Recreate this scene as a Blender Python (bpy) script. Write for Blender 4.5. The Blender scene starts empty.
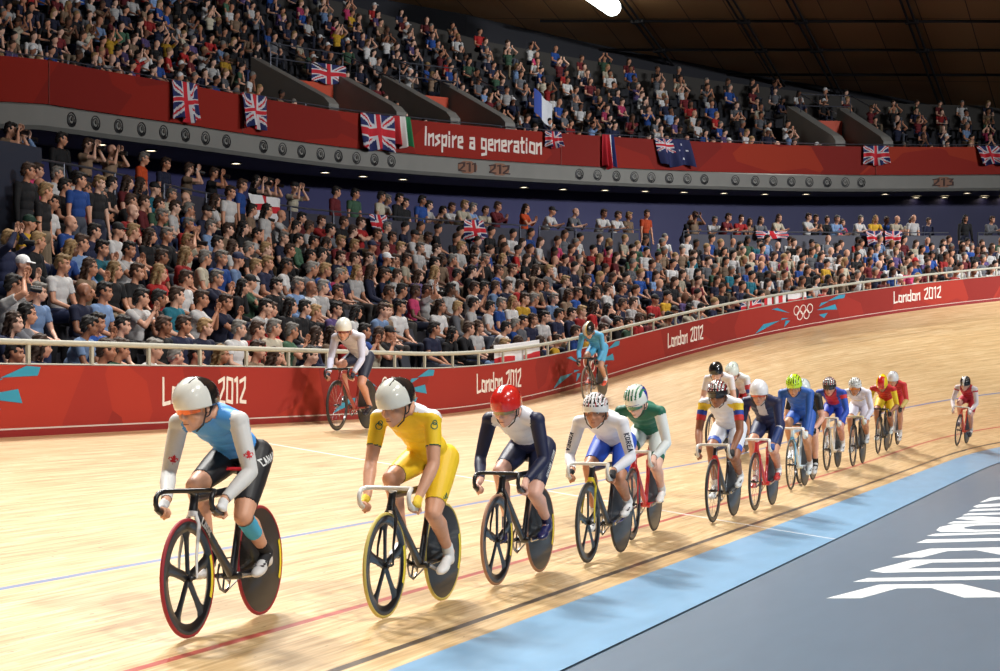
import bpy, math, random
import numpy as np
from mathutils import Vector, Matrix
from mathutils.bvhtree import BVHTree

sc = bpy.context.scene
C = sc.collection
rnd = random.Random(7)

# ------------------------------------------------------------------ camera
FPX = 1873.8
TH = math.radians(19.8)              # angle between the view and the home straight
cam_d = bpy.data.cameras.new('camera'); cam = bpy.data.objects.new('camera', cam_d); C.objects.link(cam)
cam_d.sensor_width = 36.0; cam_d.lens = FPX * 36.0 / 1000.0
cam_d.clip_start = 0.1; cam_d.clip_end = 500
cam_d.shift_y = (376.6 - 335.5) / 1000.0
cam.location = (0, 0, 1.7)
cam.rotation_euler = (math.pi/2, 0, TH - math.pi/2)
sc.camera = cam

# ------------------------------------------------------------------ world, exposure
w = bpy.data.worlds.new('hall_air'); sc.world = w; w.use_nodes = True
w.node_tree.nodes['Background'].inputs[0].default_value = (0.55, 0.6, 0.8, 1)
w.node_tree.nodes['Background'].inputs[1].default_value = 0.07
sc.view_settings.view_transform = 'Standard'
sc.view_settings.look = 'None'
sc.view_settings.gamma = 1.0
sc.view_settings.exposure = 0.0
sc.view_settings.use_curve_mapping = False
sc.cycles.max_bounces = 6
sc.cycles.diffuse_bounces = 3

# ------------------------------------------------------------------ floodlights hung from the roof
def flood(x, y, z, tx, ty, tz, power, sx=3.0, sy=1.2, spread=70, col=(1, .97, .92)):
    z = min(z, 14.0+.18*(79-x)+.065*(y-9.6)-1.2)             # always below the sloping roof
    d = bpy.data.lights.new('floodlight_beam', 'AREA'); d.shape = 'RECTANGLE'; d.size = sx; d.size_y = sy
    d.energy = power; d.spread = math.radians(spread); d.color = col
    o = bpy.data.objects.new('floodlight_beam', d); C.objects.link(o)
    o.location = (x, y, z)
    o.rotation_euler = (Vector((tx, ty, tz)) - Vector((x, y, z))).to_track_quat('-Z', 'Y').to_euler()
    return o
KEY = 950
for fx, k in ((4, .74), (14, .80), (24, .84), (36, .85), (48, .5), (61, .25)):
    flood(fx + 9, 15, 19.5, fx, 5.5, 0, KEY * 1.15 * k, spread=66)      # over the stand, outside of the track
for fx, k in ((2, .42), (13, .48), (24, .45), (36, .24), (50, .22), (60, .34)):
    flood(fx - 3, -9, 19.5, fx, 8, .5, KEY * k, spread=60)              # over the infield
for i, (fx, ty, pw) in enumerate(((10, 24, 240), (34, 26, 1000), (58, 18, 2000))):
    flood(fx - 14, -34, 15, fx + 6, ty, 7.5, pw, sx=5, sy=2, spread=60, col=(.94, .97, 1))   # banks across the hall, lighting the far stands
# ------------------------------------------------------------------ materials
def lin(c):
    return tuple(((v/255.0)/12.92 if v/255.0 <= .04045 else ((v/255.0+.055)/1.055)**2.4) for v in c)
_mats = {}
def mat(name, rgb=(128,128,128), rough=.5, metal=0.0, coat=0.0, noise=0.0, nscale=30, emit=0.0, bump=0.0, bscale=200, alpha=1.0, trans=0.0):
    if name in _mats: return _mats[name]
    m = bpy.data.materials.new(name); m.use_nodes = True; nt = m.node_tree; N = nt.nodes; L = nt.links
    b = N['Principled BSDF']; c = lin(rgb)
    b.inputs['Base Color'].default_value = (*c, 1); b.inputs['Roughness'].default_value = rough
    b.inputs['Metallic'].default_value = metal; b.inputs['Coat Weight'].default_value = coat
    if trans: b.inputs['Transmission Weight'].default_value = trans
    if noise > 0:
        tc = N.new('ShaderNodeTexCoord'); nz = N.new('ShaderNodeTexNoise'); nz.inputs['Scale'].default_value = nscale; nz.inputs['Detail'].default_value = 6
        mx = N.new('ShaderNodeMix'); mx.data_type = 'RGBA'; mx.inputs[6].default_value = (*[v*(1-noise) for v in c], 1); mx.inputs[7].default_value = (*[min(1, v*(1+noise)) for v in c], 1)
        L.new(tc.outputs['Object'], nz.inputs['Vector']); L.new(nz.outputs['Fac'], mx.inputs[0]); L.new(mx.outputs[2], b.inputs['Base Color'])
    if bump > 0:
        tc = N.new('ShaderNodeTexCoord'); nz = N.new('ShaderNodeTexNoise'); nz.inputs['Scale'].default_value = bscale
        bp = N.new('ShaderNodeBump'); bp.inputs['Strength'].default_value = bump
        L.new(tc.outputs['Object'], nz.inputs['Vector']); L.new(nz.outputs['Fac'], bp.inputs['Height']); L.new(bp.outputs[0], b.inputs['Normal'])
    if emit > 0:
        b.inputs['Emission Color'].default_value = (*c, 1); b.inputs['Emission Strength'].default_value = emit
    _mats[name] = m
    return m
def mat_col(name, kind='obj', rough=.8, coat=0.0, var=.12, nscale=60, sheen=0.0, bump=0.0):
    """cloth, hair or skin whose colour belongs to the object ('obj') or to its faces ('attr')"""
    if name in _mats: return _mats[name]
    m = bpy.data.materials.new(name); m.use_nodes = True; nt = m.node_tree; N = nt.nodes; L = nt.links
    b = N['Principled BSDF']; b.inputs['Roughness'].default_value = rough; b.inputs['Coat Weight'].default_value = coat
    if kind == 'obj':
        s = N.new('ShaderNodeObjectInfo'); src = s.outputs['Color']
    else:
        s = N.new('ShaderNodeAttribute'); s.attribute_name = 'Col'; src = s.outputs['Color']
    tc = N.new('ShaderNodeTexCoord'); nz = N.new('ShaderNodeTexNoise'); nz.inputs['Scale'].default_value = nscale; nz.inputs['Detail'].default_value = 4
    mr = N.new('ShaderNodeMapRange'); mr.inputs[3].default_value = 1-var; mr.inputs[4].default_value = 1+var
    mul = N.new('ShaderNodeMix'); mul.data_type = 'RGBA'; mul.blend_type = 'MULTIPLY'; mul.inputs[0].default_value = 1
    L.new(tc.outputs['Object'], nz.inputs['Vector']); L.new(nz.outputs['Fac'], mr.inputs[0])
    L.new(src, mul.inputs[6]); L.new(mr.outputs[0], mul.inputs[7]); L.new(mul.outputs[2], b.inputs['Base Color'])
    if bump:
        bp = N.new('ShaderNodeBump'); bp.inputs['Strength'].default_value = bump; bp.inputs['Distance'].default_value = .01
        L.new(nz.outputs['Fac'], bp.inputs['Height']); L.new(bp.outputs[0], b.inputs['Normal'])
    _mats[name] = m
    return m

# ------------------------------------------------------------------ mesh helpers
def ortho(d):
    d = np.asarray(d, float); d = d/np.linalg.norm(d)
    a = np.array([0,0,1.]) if abs(d[2]) < .9 else np.array([1.,0,0])
    x = np.cross(a, d); x /= np.linalg.norm(x); return x, np.cross(d, x), d
class MB:
    def __init__(s): s.v = []; s.f = []; s.mi = []; s.col = []; s.cur = 0; s.c = (1,1,1)
    def add(s, vs, fs):
        n = len(s.v); s.v.extend([tuple(map(float, p)) for p in vs])
        for f in fs: s.f.append(tuple(n+i for i in f)); s.mi.append(s.cur); s.col.append(s.c)
        return s
    def box(s, c, d, R=None, taper=1.0):
        c = np.array(c, float); h = np.array(d, float)/2
        P = np.array([[x,y,z] for z in (-1,1) for y in (-1,1) for x in (-1,1)], float)*h
        P[4:,:2] *= taper
        if R is not None: P = P @ np.array(R).T
        return s.add(P+c, [(0,2,3,1),(4,5,7,6),(0,1,5,4),(2,6,7,3),(1,3,7,5),(0,4,6,2)])
    def tube(s, pts, r, n=8, caps=True, flat=1.0, flatdir=None):
        pts = [np.array(p, float) for p in pts]; rr = r if hasattr(r, '__len__') else [r]*len(pts)
        vs = []; px = None
        for i, p in enumerate(pts):
            d = pts[min(i+1, len(pts)-1)] - pts[max(i-1, 0)]; d = d/(np.linalg.norm(d)+1e-12)
            if px is None: x = np.array(flatdir, float) if flatdir is not None else ortho(d)[0]
            else: x = px
            x = x - d*np.dot(x, d); x = x/(np.linalg.norm(x)+1e-12); y = np.cross(d, x); px = x
            for k in range(n):
                a = 2*math.pi*k/n; vs.append(p + rr[i]*(math.cos(a)*x*flat + math.sin(a)*y))
        fs = [(i*n+k, i*n+(k+1)%n, (i+1)*n+(k+1)%n, (i+1)*n+k) for i in range(len(pts)-1) for k in range(n)]
        if caps: fs += [tuple(range(n))[::-1], tuple((len(pts)-1)*n+k for k in range(n))]
        return s.add(vs, fs)
    def caps(s, p0, r0, p1, r1, n=10, m=3):
        p0 = np.array(p0, float); p1 = np.array(p1, float)
        if np.linalg.norm(p1-p0) < 1e-5: p1 = p0 + np.array([0,0,1e-4])
        x, y, d = ortho(p1-p0); vs = [p0 - d*r0]
        rings = []
        for j in range(1, m+1):
            a = math.pi/2*j/m; rings.append((p0 - d*r0*math.cos(a), r0*math.sin(a)))
        for j in range(m, 0, -1):
            a = math.pi/2*j/m; rings.append((p1 + d*r1*math.cos(a), r1*math.sin(a)))
        for c, r in rings:
            for k in range(n):
                t = 2*math.pi*k/n; vs.append(c + r*(math.cos(t)*x + math.sin(t)*y))
        vs.append(p1 + d*r1); R = len(rings); fs = [(0, 1+(k+1)%n, 1+k) for k in range(n)]
        for i in range(R-1):
            for k in range(n): fs.append((1+i*n+k, 1+i*n+(k+1)%n, 1+(i+1)*n+(k+1)%n, 1+(i+1)*n+k))
        e = 1+R*n; fs += [(e, 1+(R-1)*n+k, 1+(R-1)*n+(k+1)%n) for k in range(n)]
        return s.add(vs, fs)
    def ell(s, c, R, rad, n=14, m=8):
        vs = []; R = np.array(R, float); c = np.array(c, float)
        vs.append([0,0,-1])
        for j in range(1, m):
            t = -math.pi/2 + math.pi*j/m
            for k in range(n):
                a = 2*math.pi*k/n; vs.append([math.cos(t)*math.cos(a), math.cos(t)*math.sin(a), math.sin(t)])
        vs.append([0,0,1]); P = (np.array(vs)*np.array(rad)) @ R.T + c
        fs = [(0, 1+(k+1)%n, 1+k) for k in range(n)]
        for i in range(m-2):
            for k in range(n): fs.append((1+i*n+k, 1+i*n+(k+1)%n, 1+(i+1)*n+(k+1)%n, 1+(i+1)*n+k))
        e = 1+(m-1)*n; fs += [(e, 1+(m-2)*n+k, 1+(m-2)*n+(k+1)%n) for k in range(n)]
        return s.add(P, fs)
    def lathe(s, prof, o, ax, n=32, close=False):
        """prof: (radius, along) pairs turned about the axis ax through o"""
        x, y, d = ortho(ax); o = np.array(o, float); vs = []
        for r, h in prof:
            for k in range(n):
                a = 2*math.pi*k/n; vs.append(o + d*h + r*(math.cos(a)*x + math.sin(a)*y))
        m = len(prof); fs = [(i*n+k, i*n+(k+1)%n, ((i+1)%m)*n+(k+1)%n, ((i+1)%m)*n+k) for i in range(m if close else m-1) for k in range(n)]
        return s.add(vs, fs)
    def prism(s, poly, fn, t0, t1):
        """poly: 2-D outline, fn(a, b, t) -> 3-D point; closed slab between t0 and t1"""
        n = len(poly)
        vs = [fn(a, b, t0) for a, b in poly] + [fn(a, b, t1) for a, b in poly]
        return s.add(vs, [tuple(range(n)), tuple(range(2*n-1, n-1, -1))] + [(k, n+k, n+(k+1)%n, (k+1)%n) for k in range(n)])
    def grid(s, P):
        P = np.asarray(P); a, b = P.shape[:2]
        return s.add(P.reshape(-1,3), [(i*b+j, i*b+j+1, (i+1)*b+j+1, (i+1)*b+j) for i in range(a-1) for j in range(b-1)])
    def build(s, name, m, parent=None, smooth=True, attr=False, shared=None):
        me = bpy.data.meshes.new(name); me.from_pydata(s.v, [], s.f)
        ms = m if isinstance(m, (list, tuple)) else [m]
        for q in ms: me.materials.append(q)
        if len(ms) > 1: me.polygons.foreach_set('material_index', s.mi)
        if attr: set_col(me, np.array(s.col, float))
        me.update()
        if smooth:
            me.polygons.foreach_set('use_smooth', [True]*len(me.polygons)); me.set_sharp_from_angle(angle=math.radians(50))
        return link(name, me, parent)
def set_col(me, fc):
    """one colour per face"""
    ca = me.color_attributes.new('Col', 'FLOAT_COLOR', 'CORNER')
    lt = np.empty(len(me.polygons), int); me.polygons.foreach_get('loop_total', lt)
    c = np.ones((lt.sum(), 4)); c[:, :3] = np.repeat(fc[:, :3], lt, axis=0); ca.data.foreach_set('color', c.ravel())
def link(name, me, parent=None):
    o = bpy.data.objects.new(name, me); C.objects.link(o)
    if parent is not None: o.parent = parent
    return o
def empty(name, loc=(0,0,0), M=None):
    o = bpy.data.objects.new(name, None); C.objects.link(o); o.empty_display_size = .2
    if M is not None: o.matrix_world = M
    else: o.location = loc
    return o
def tag(o, label=None, cat=None, group=None, kind=None):
    if label: o['label'] = label
    if cat: o['category'] = cat
    if group: o['group'] = group
    if kind: o['kind'] = kind
    return o

# ------------------------------------------------------------------ plan of the velodrome
def sm(x): x = np.clip(x, 0, 1); return x*x*(3-2*x)
W_TRACK = 7.083; RAIL_H = .994
UU = np.linspace(-14, 112, 505); _k = np.clip((UU-32.4)/14.3, 0, 1)/24.68; _du = UU[1]-UU[0]
_a = -np.concatenate([[0], np.cumsum((_k[1:]+_k[:-1])/2*_du)])
_c, _s = np.cos(_a), np.sin(_a)
_X = -14 + np.concatenate([[0], np.cumsum((_c[1:]+_c[:-1])/2*_du)]); _Y = 4.02 + np.concatenate([[0], np.cumsum((_s[1:]+_s[:-1])/2*_du)])
_B = np.radians(8 + 34*sm((UU-26.6)/43.4)); _Z0 = .104 + .128*sm((UU-32.4)/20)
def plan(u):
    i = lambda A: np.interp(u, UU, A)
    return i(_X), i(_Y), i(_a), i(_B), i(_Z0)
def surf(u, w, h=0.0):
    """point of the banked track, w metres up from its inner edge, h above it (plumb)"""
    x, y, a, b, z0 = plan(u); nx, ny = -np.sin(a), np.cos(a)
    return np.array([x+nx*w*np.cos(b), y+ny*w*np.cos(b), z0+w*np.sin(b)+h])
def fen(u, off=0.0, z=0.0):
    """point off metres outside of the fence, at absolute height z"""
    x, y, a, b, z0 = plan(u); nx, ny = -np.sin(a), np.cos(a); w = W_TRACK*np.cos(b)+off
    return np.array([x+nx*w, y+ny*w, z])
def fz(u): x, y, a, b, z0 = plan(u); return z0+W_TRACK*np.sin(b)
def tan_at(u): a = plan(u)[2]; return np.array([math.cos(a), math.sin(a), 0.])
def nor_at(u): a = plan(u)[2]; return np.array([-math.sin(a), math.cos(a), 0.])
cT, sT = math.cos(TH), math.sin(TH)
def proj(p):
    Z = p[0]*cT + p[1]*sT; X = p[0]*sT - p[1]*cT
    return 500+FPX*X/Z, 376.6-FPX*(p[2]-1.7)/Z, FPX/Z
def solve(fn, px, py, g):
    """parameters (a, b) for which fn(a, b) projects onto the measured point"""
    g = np.array(g, float)
    for _ in range(40):
        q = np.array(proj(fn(*g))[:2]); e = np.array([px, py])-q
        J = np.zeros((2,2))
        for k in range(2):
            d = g.copy(); d[k] += 1e-3; J[:,k] = (np.array(proj(fn(*d))[:2])-q)/1e-3
        st = np.linalg.lstsq(J, e, rcond=None)[0]; st = np.clip(st, -3, 3); g = g+st
        if np.abs(e).max() < .02: break
    return g

# ------------------------------------------------------------------ angular stroke lettering
GL = {  # strokes on a 0..1 wide cell, heights: 0 baseline, 1 capital height, .62 small letters
 'L':(.62,[[(0,1),(0,0),(.55,.06)]]), 'o':(.6,[[(0,.08),(.05,.62),(.5,.56),(.5,0),(0,.08)]]),
 'n':(.55,[[(0,0),(0,.6)],[(0,.46),(.45,.62),(.45,0)]]), 'd':(.6,[[(.5,1),(.5,0),(0,.08),(.04,.58),(.5,.5)]]),
 '2':(.62,[[(0,.86),(.5,1),(.46,.6),(.04,.1),(.04,.03),(.56,.0)]]), '0':(.62,[[(0,.06),(.04,1),(.52,.94),(.5,0),(0,.06)]]),
 '1':(.36,[[(0,.9),(.22,1),(.22,0)]]), '3':(.6,[[(0,.95),(.5,.95),(.25,.55),(.5,.5),(.5,.05),(0,.02)]]),
 'I':(.25,[[(.04,0),(.08,1)]]), 's':(.5,[[(.42,.6),(.02,.48),(.4,.22),(0,.02)]]),
 'p':(.58,[[(.04,-.32),(.06,.6)],[(.06,.5),(.5,.6),(.44,.05),(.05,.08)]]), 'i':(.26,[[(.06,0),(.06,.56)],[(.07,.74),(.07,.84)]]),
 'r':(.44,[[(.03,0),(.03,.6)],[(.03,.42),(.38,.62)]]), 'e':(.56,[[(.04,.28),(.46,.36),(.42,.6),(.05,.56),(.04,.04),(.45,.0)]]),
 'a':(.56,[[(.05,.58),(.46,.6),(.48,0),(.03,.04),(.08,.32),(.46,.34)]]), 'g':(.58,[[(.46,.56),(.04,.6),(.03,.08),(.46,.06)],[(.46,.6),(.48,-.26),(.05,-.32)]]),
 't':(.42,[[(.14,.86),(.14,.03),(.36,0)],[(0,.58),(.36,.62)]]), ' ':(.38,[]),
 'C':(.62,[[(.5,.96),(.02,.96),(.02,.04),(.5,.04)]]), 'A':(.66,[[(0,0),(.25,1),(.5,0)],[(.1,.34),(.4,.34)]]),
 'N':(.66,[[(0,0),(0,1),(.5,0),(.5,1)]]), 'D':(.64,[[(.04,0),(.04,1),(.34,.96),(.5,.7),(.5,.3),(.34,.04),(.04,0)]]),
 'K':(.62,[[(0,0),(0,1)],[(.5,1),(.02,.45),(.5,0)]]), 'O':(.66,[[(.04,.1),(.04,.9),(.46,.9),(.46,.1),(.04,.1)]]),
 'R':(.64,[[(.02,0),(.02,.96),(.46,.9),(.42,.5),(.04,.46)],[(.2,.46),(.5,0)]]), 'E':(.58,[[(.48,.97),(.02,.97),(.02,.03),(.48,.03)],[(.02,.5),(.4,.5)]]),
 'L2':(.55,[[(0,1),(0,0),(.5,0)]]), 'G':(.64,[[(.5,.9),(.04,.95),(.04,.05),(.5,.05),(.5,.48),(.28,.48)]]),
 'B':(.62,[[(.02,0),(.02,1),(.42,.9),(.4,.55),(.05,.5)],[(.4,.52),(.5,.1),(.02,0)]]), 'T':(.6,[[(0,.97),(.54,.97)],[(.27,.95),(.27,0)]]),
 'U':(.62,[[(.02,1),(.02,.05),(.48,.05),(.48,1)]]), 'S':(.6,[[(.48,.95),(.03,.95),(.05,.5),(.48,.5),(.48,.04),(0,.04)]]),
}
def stroke_text(txt, th=.12):
    """list of small quads (2-D) for the text, capital height 1, and its width"""
    out = []; x = 0
    for ch in txt:
        wd, st = GL[ch]
        for pl in st:
            for (a, b), (c, d) in zip(pl[:-1], pl[1:]):
                v = np.array([c-a, d-b]); l = np.linalg.norm(v); v = v/l; n = np.array([-v[1], v[0]])*th/2
                p = np.array([a+x, b])-v*th*.35; q = np.array([c+x, d])+v*th*.35
                m = max(1, int(l/.25))
                for k in range(m):
                    s0 = p+(q-p)*k/m; s1 = p+(q-p)*(k+1)/m
                    out.append([tuple(s0-n), tuple(s1-n), tuple(s1+n), tuple(s0+n)])
        x += wd+.14
    return out, x-.14
# ================================================================== SETTING
# ------------------------------------------------------------------ track and infield
def track_material():
    m = bpy.data.materials.new('siberian_pine_boards'); m.use_nodes = True; nt = m.node_tree; N = nt.nodes; L = nt.links
    b = N['Principled BSDF']; b.inputs['Roughness'].default_value = .42; b.inputs['Coat Weight'].default_value = .35; b.inputs['Coat Roughness'].default_value = .16
    uv = N.new('ShaderNodeUVMap'); uv.uv_map = 'metres'
    sep = N.new('ShaderNodeSeparateXYZ'); L.new(uv.outputs[0], sep.inputs[0])
    def math_(op, a, b_=None, c=None):
        n = N.new('ShaderNodeMath'); n.operation = op
        for i, q in enumerate((a, b_, c)):
            if q is None: continue
            if isinstance(q, (int, float)): n.inputs[i].default_value = q
            else: L.new(q, n.inputs[i])
        return n.outputs[0]
    U, Wc = sep.outputs[0], sep.outputs[1]
    row = math_('FLOOR', math_('DIVIDE', Wc, .043))
    wn = N.new('ShaderNodeTexWhiteNoise'); wn.noise_dimensions = '1D'; L.new(row, wn.inputs['W'])
    seg = math_('FLOOR', math_('ADD', math_('DIVIDE', U, 3.7), math_('MULTIPLY', wn.outputs['Value'], 9.0)))
    cb = N.new('ShaderNodeCombineXYZ'); L.new(row, cb.inputs[0]); L.new(seg, cb.inputs[1])
    wn2 = N.new('ShaderNodeTexWhiteNoise'); wn2.noise_dimensions = '2D'; L.new(cb.outputs[0], wn2.inputs['Vector'])
    # grain stretched along the boards
    mp = N.new('ShaderNodeMapping'); mp.inputs['Scale'].default_value = (.8, 26, 1); L.new(uv.outputs[0], mp.inputs[0])
    gn = N.new('ShaderNodeTexNoise'); gn.inputs['Scale'].default_value = 1.6; gn.inputs['Detail'].default_value = 6; L.new(mp.outputs[0], gn.inputs['Vector'])
    mp2 = N.new('ShaderNodeMapping'); mp2.inputs['Scale'].default_value = (.12, .9, 1); L.new(uv.outputs[0], mp2.inputs[0])
    gn2 = N.new('ShaderNodeTexNoise'); gn2.inputs['Scale'].default_value = 1.3; gn2.inputs['Detail'].default_value = 3; L.new(mp2.outputs[0], gn2.inputs['Vector'])
    mp3 = N.new('ShaderNodeMapping'); mp3.inputs['Scale'].default_value = (7, 40, 1); L.new(uv.outputs[0], mp3.inputs[0])
    kn = N.new('ShaderNodeTexNoise'); kn.inputs['Scale'].default_value = 1.0; kn.inputs['Detail'].default_value = 2; L.new(mp3.outputs[0], kn.inputs['Vector'])
    cr = N.new('ShaderNodeValToRGB'); e = cr.color_ramp.elements
    e[0].position = .0; e[0].color = (*lin((158,126,88)), 1); e[1].position = 1; e[1].color = (*lin((236,211,167)), 1)
    e2 = e.new(.5); e2.color = (*lin((206,173,124)), 1)
    s1 = math_('MULTIPLY_ADD', gn.outputs['Fac'], 1.5, -.45); s2 = math_('MULTIPLY', wn2.outputs['Value'], .26); s3 = math_('MULTIPLY', gn2.outputs['Fac'], .26)
    L.new(math_('ADD', math_('ADD', s1, s2), s3), cr.inputs[0])
    knot = math_('GREATER_THAN', kn.outputs['Fac'], .70)
    kmix = N.new('ShaderNodeMix'); kmix.data_type = 'RGBA'; L.new(math_('MULTIPLY', knot, .55), kmix.inputs[0]); L.new(cr.outputs[0], kmix.inputs[6]); kmix.inputs[7].default_value = (*lin((120,84,52)), 1)
    col = kmix.outputs[2]
    # painted lines: (centre w, half width, colour)
    wob = col
    def stripe(col, coord, cen, hw, rgb, fac=.9):
        d = math_('LESS_THAN', math_('ABSOLUTE', math_('SUBTRACT', coord, cen)), hw)
        mx = N.new('ShaderNodeMix'); mx.data_type = 'RGBA'; L.new(math_('MULTIPLY', d, fac), mx.inputs[0]); L.new(col, mx.inputs[6]); mx.inputs[7].default_value = (*lin(rgb), 1)
        return mx.outputs[2]
    col = stripe(col, Wc, .20, .026, (38,38,44)); col = stripe(col, Wc, .90, .025, (178,50,56), .85); col = stripe(col, Wc, 2.5, .025, (86,122,176), .85)
    col = stripe(col, U, 19.5, .03, (244,244,240), 1.0)
    L.new(col, b.inputs['Base Color'])
    bp = N.new('ShaderNodeBump'); bp.inputs['Strength'].default_value = .08; bp.inputs['Distance'].default_value = .01; L.new(gn.outputs['Fac'], bp.inputs['Height']); L.new(bp.outputs[0], b.inputs['Normal'])
    rr = math_('MULTIPLY_ADD', gn.outputs['Fac'], .25, .28); L.new(rr, b.inputs['Roughness'])
    return m
def strip_mesh(name, us, ws, fn, m):
    P = np.array([[fn(u, w_) for w_ in ws] for u in us]); mb = MB(); mb.grid(P)
    o = mb.build(name, m, smooth=True); me = o.data
    uvl = me.uv_layers.new(name='metres'); nb = len(ws)
    vi = np.empty(len(me.loops), int); me.loops.foreach_get('vertex_index', vi)
    uv = np.stack([np.array(us)[vi//nb], np.array(ws)[vi % nb]], 1); uvl.data.foreach_set('uv', uv.ravel().astype('f'))
    return o
USG = np.arange(-13, 108, .5)
tr = strip_mesh('racing_track', USG, np.linspace(0, W_TRACK, 9), lambda u, w_: surf(u, w_), track_material()); tag(tr, kind='structure')
def paint_mat(name, rgb, streak, white_at=None):
    m = bpy.data.materials.new(name); m.use_nodes = True; nt = m.node_tree; N = nt.nodes; L = nt.links
    b = N['Principled BSDF']; b.inputs['Roughness'].default_value = .35
    uv = N.new('ShaderNodeUVMap'); uv.uv_map = 'metres'
    mp = N.new('ShaderNodeMapping'); mp.inputs['Scale'].default_value = (.7, 3, 1); L.new(uv.outputs[0], mp.inputs[0])
    nz = N.new('ShaderNodeTexNoise'); nz.inputs['Scale'].default_value = 2; nz.inputs['Detail'].default_value = 5; L.new(mp.outputs[0], nz.inputs['Vector'])
    mx = N.new('ShaderNodeMix'); mx.data_type = 'RGBA'; c = lin(rgb)
    mx.inputs[6].default_value = (*[v*(1-streak) for v in c], 1); mx.inputs[7].default_value = (*[min(1, v*(1+streak)) for v in c], 1)
    L.new(nz.outputs['Fac'], mx.inputs[0]); out = mx.outputs[2]
    if white_at is not None:
        sp = N.new('ShaderNodeSeparateXYZ'); L.new(uv.outputs[0], sp.inputs[0])
        a = N.new('ShaderNodeMath'); a.operation = 'SUBTRACT'; L.new(sp.outputs[0], a.inputs[0]); a.inputs[1].default_value = white_at
        a2 = N.new('ShaderNodeMath'); a2.operation = 'ABSOLUTE'; L.new(a.outputs[0], a2.inputs[0])
        a3 = N.new('ShaderNodeMath'); a3.operation = 'LESS_THAN'; L.new(a2.outputs[0], a3.inputs[0]); a3.inputs[1].default_value = .022
        m2 = N.new('ShaderNodeMix'); m2.data_type = 'RGBA'; L.new(a3.outputs[0], m2.inputs[0]); L.new(out, m2.inputs[6]); m2.inputs[7].default_value = (*lin((236,236,236)), 1); out = m2.outputs[2]
    L.new(out, b.inputs['Base Color']); return m
BAND = .70
def band(u, w_):     # the flat pale blue run-off between track and infield
    x, y, a, b_, z0 = plan(u); k = w_/BAND
    return np.array([x+math.sin(a)*w_, y-math.cos(a)*w_, z0*(1-k)+.012*k])
cd = strip_mesh('blue_apron', USG, [-.0, .25, .5, BAND], band, paint_mat('pale_blue_paint', (124,164,196), .20, 19.5)); tag(cd, kind='structure')
fl_m = paint_mat('slate_blue_sports_floor', (98,116,134), .10)
fl = strip_mesh('floor', np.arange(-30, 90, 5), np.arange(-40, 5.1, 5), lambda u, w_: np.array([u, w_, 0.]), fl_m); tag(fl, kind='structure')
# big white letters painted on the infield floor, outlines measured on the floor plane
GX = lambda px, py: (820+px/5.544, 490+py/5.544)
LET = [
 [(36,600),(330,524),(780,520),(998,570),(998,594),(800,596),(615,542),(425,545),(225,600)],
 [(185,508),(265,488),(1400,470),(1400,488),(225,508)],
 [(278,447),(512,387),(1400,372),(1400,390),(620,402),(480,436),(1400,424),(1400,440),(345,458)],
 [(398,374),(610,325),(1300,312),(1400,345),(1400,362),(1000,358),(865,333),(705,338),(560,374)],
 [(535,292),(590,274),(1400,258),(1400,268),(570,293)],
 [(592,253),(640,242),(1200,228),(1200,236),(960,243),(620,255)],
 [(645,222),(665,205),(740,190),(1000,181),(1200,178),(1200,188),(1000,193),(860,196),(800,205),(800,214),(860,220),(1200,216),(1200,224),(800,232),(670,232)],
 [(705,186),(740,174),(890,170),(750,160),(790,148),(900,146),(998,152),(1150,164),(1200,158),(1200,172),(998,178),(720,186)],
 [(788,140),(820,129),(1200,120),(1200,130),(800,140)],
 [(822,118),(850,106),(1200,96),(1200,106),(900,114),(835,118)],
 [(850,92),(880,80),(1000,74),(1200,74),(1200,84),(980,90),(870,97)],
 [(888,68),(945,42),(1000,37),(1200,37),(1200,50),(985,52),(900,68)],
]
mb = MB()
def ground_at(px, py, h=.004):
    Z = FPX*(1.7-h)/(py-376.6); X = (px-500)/FPX*Z
    return (Z*cT+X*sT, Z*sT-X*cT)
for poly in LET:
    pts = [ground_at(*GX(*p)) for p in poly]; mb.prism(pts, lambda a, b_, t: (a, b_, t), .0005, .004)
lt = mb.build('infield_floor_lettering', mat('white_floor_paint', (226,230,232), .5), smooth=False); tag(lt, kind='structure')

# ------------------------------------------------------------------ trackside barrier
bar = empty('trackside_barrier', tuple(fen(18, 0, float(fz(18)))))
tag(bar, 'long red advertising barrier with a pale metal handrail around the outside of the wooden track', 'barrier')
off0 = Matrix.Translation(bar.location).inverted()
def reb(mb_, o=bar):
    l = o.location; mb_.v = [(x-l[0], y-l[1], z-l[2]) for x, y, z in mb_.v]; return mb_
def facet_material(name, c1, c2, c3, scale, seams=True):
    """printed banner: flat angular shards in three close reds"""
    m = bpy.data.materials.new(name); m.use_nodes = True; nt = m.node_tree; N = nt.nodes; L = nt.links
    b = N['Principled BSDF']; b.inputs['Roughness'].default_value = .75; b.inputs['Specular IOR Level'].default_value = .25
    uv = N.new('ShaderNodeUVMap'); uv.uv_map = 'metres'
    mp = N.new('ShaderNodeMapping'); mp.inputs['Scale'].default_value = (scale, scale*1.3, 1); mp.inputs['Rotation'].default_value = (0,0,.5); L.new(uv.outputs[0], mp.inputs[0])
    vo = N.new('ShaderNodeTexVoronoi'); vo.distance = 'MANHATTAN'; vo.inputs['Scale'].default_value = 1; L.new(mp.outputs[0], vo.inputs['Vector'])
    sp = N.new('ShaderNodeSeparateColor'); L.new(vo.outputs['Color'], sp.inputs[0])
    cr = N.new('ShaderNodeValToRGB'); cr.color_ramp.interpolation = 'CONSTANT'; e = cr.color_ramp.elements
    e[0].color = (*lin(c1), 1); e[1].position = .45; e[1].color = (*lin(c2), 1); e2 = e.new(.8); e2.color = (*lin(c3), 1)
    L.new(sp.outputs[0], cr.inputs[0]); L.new(cr.outputs[0], b.inputs['Base Color']); return m
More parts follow.
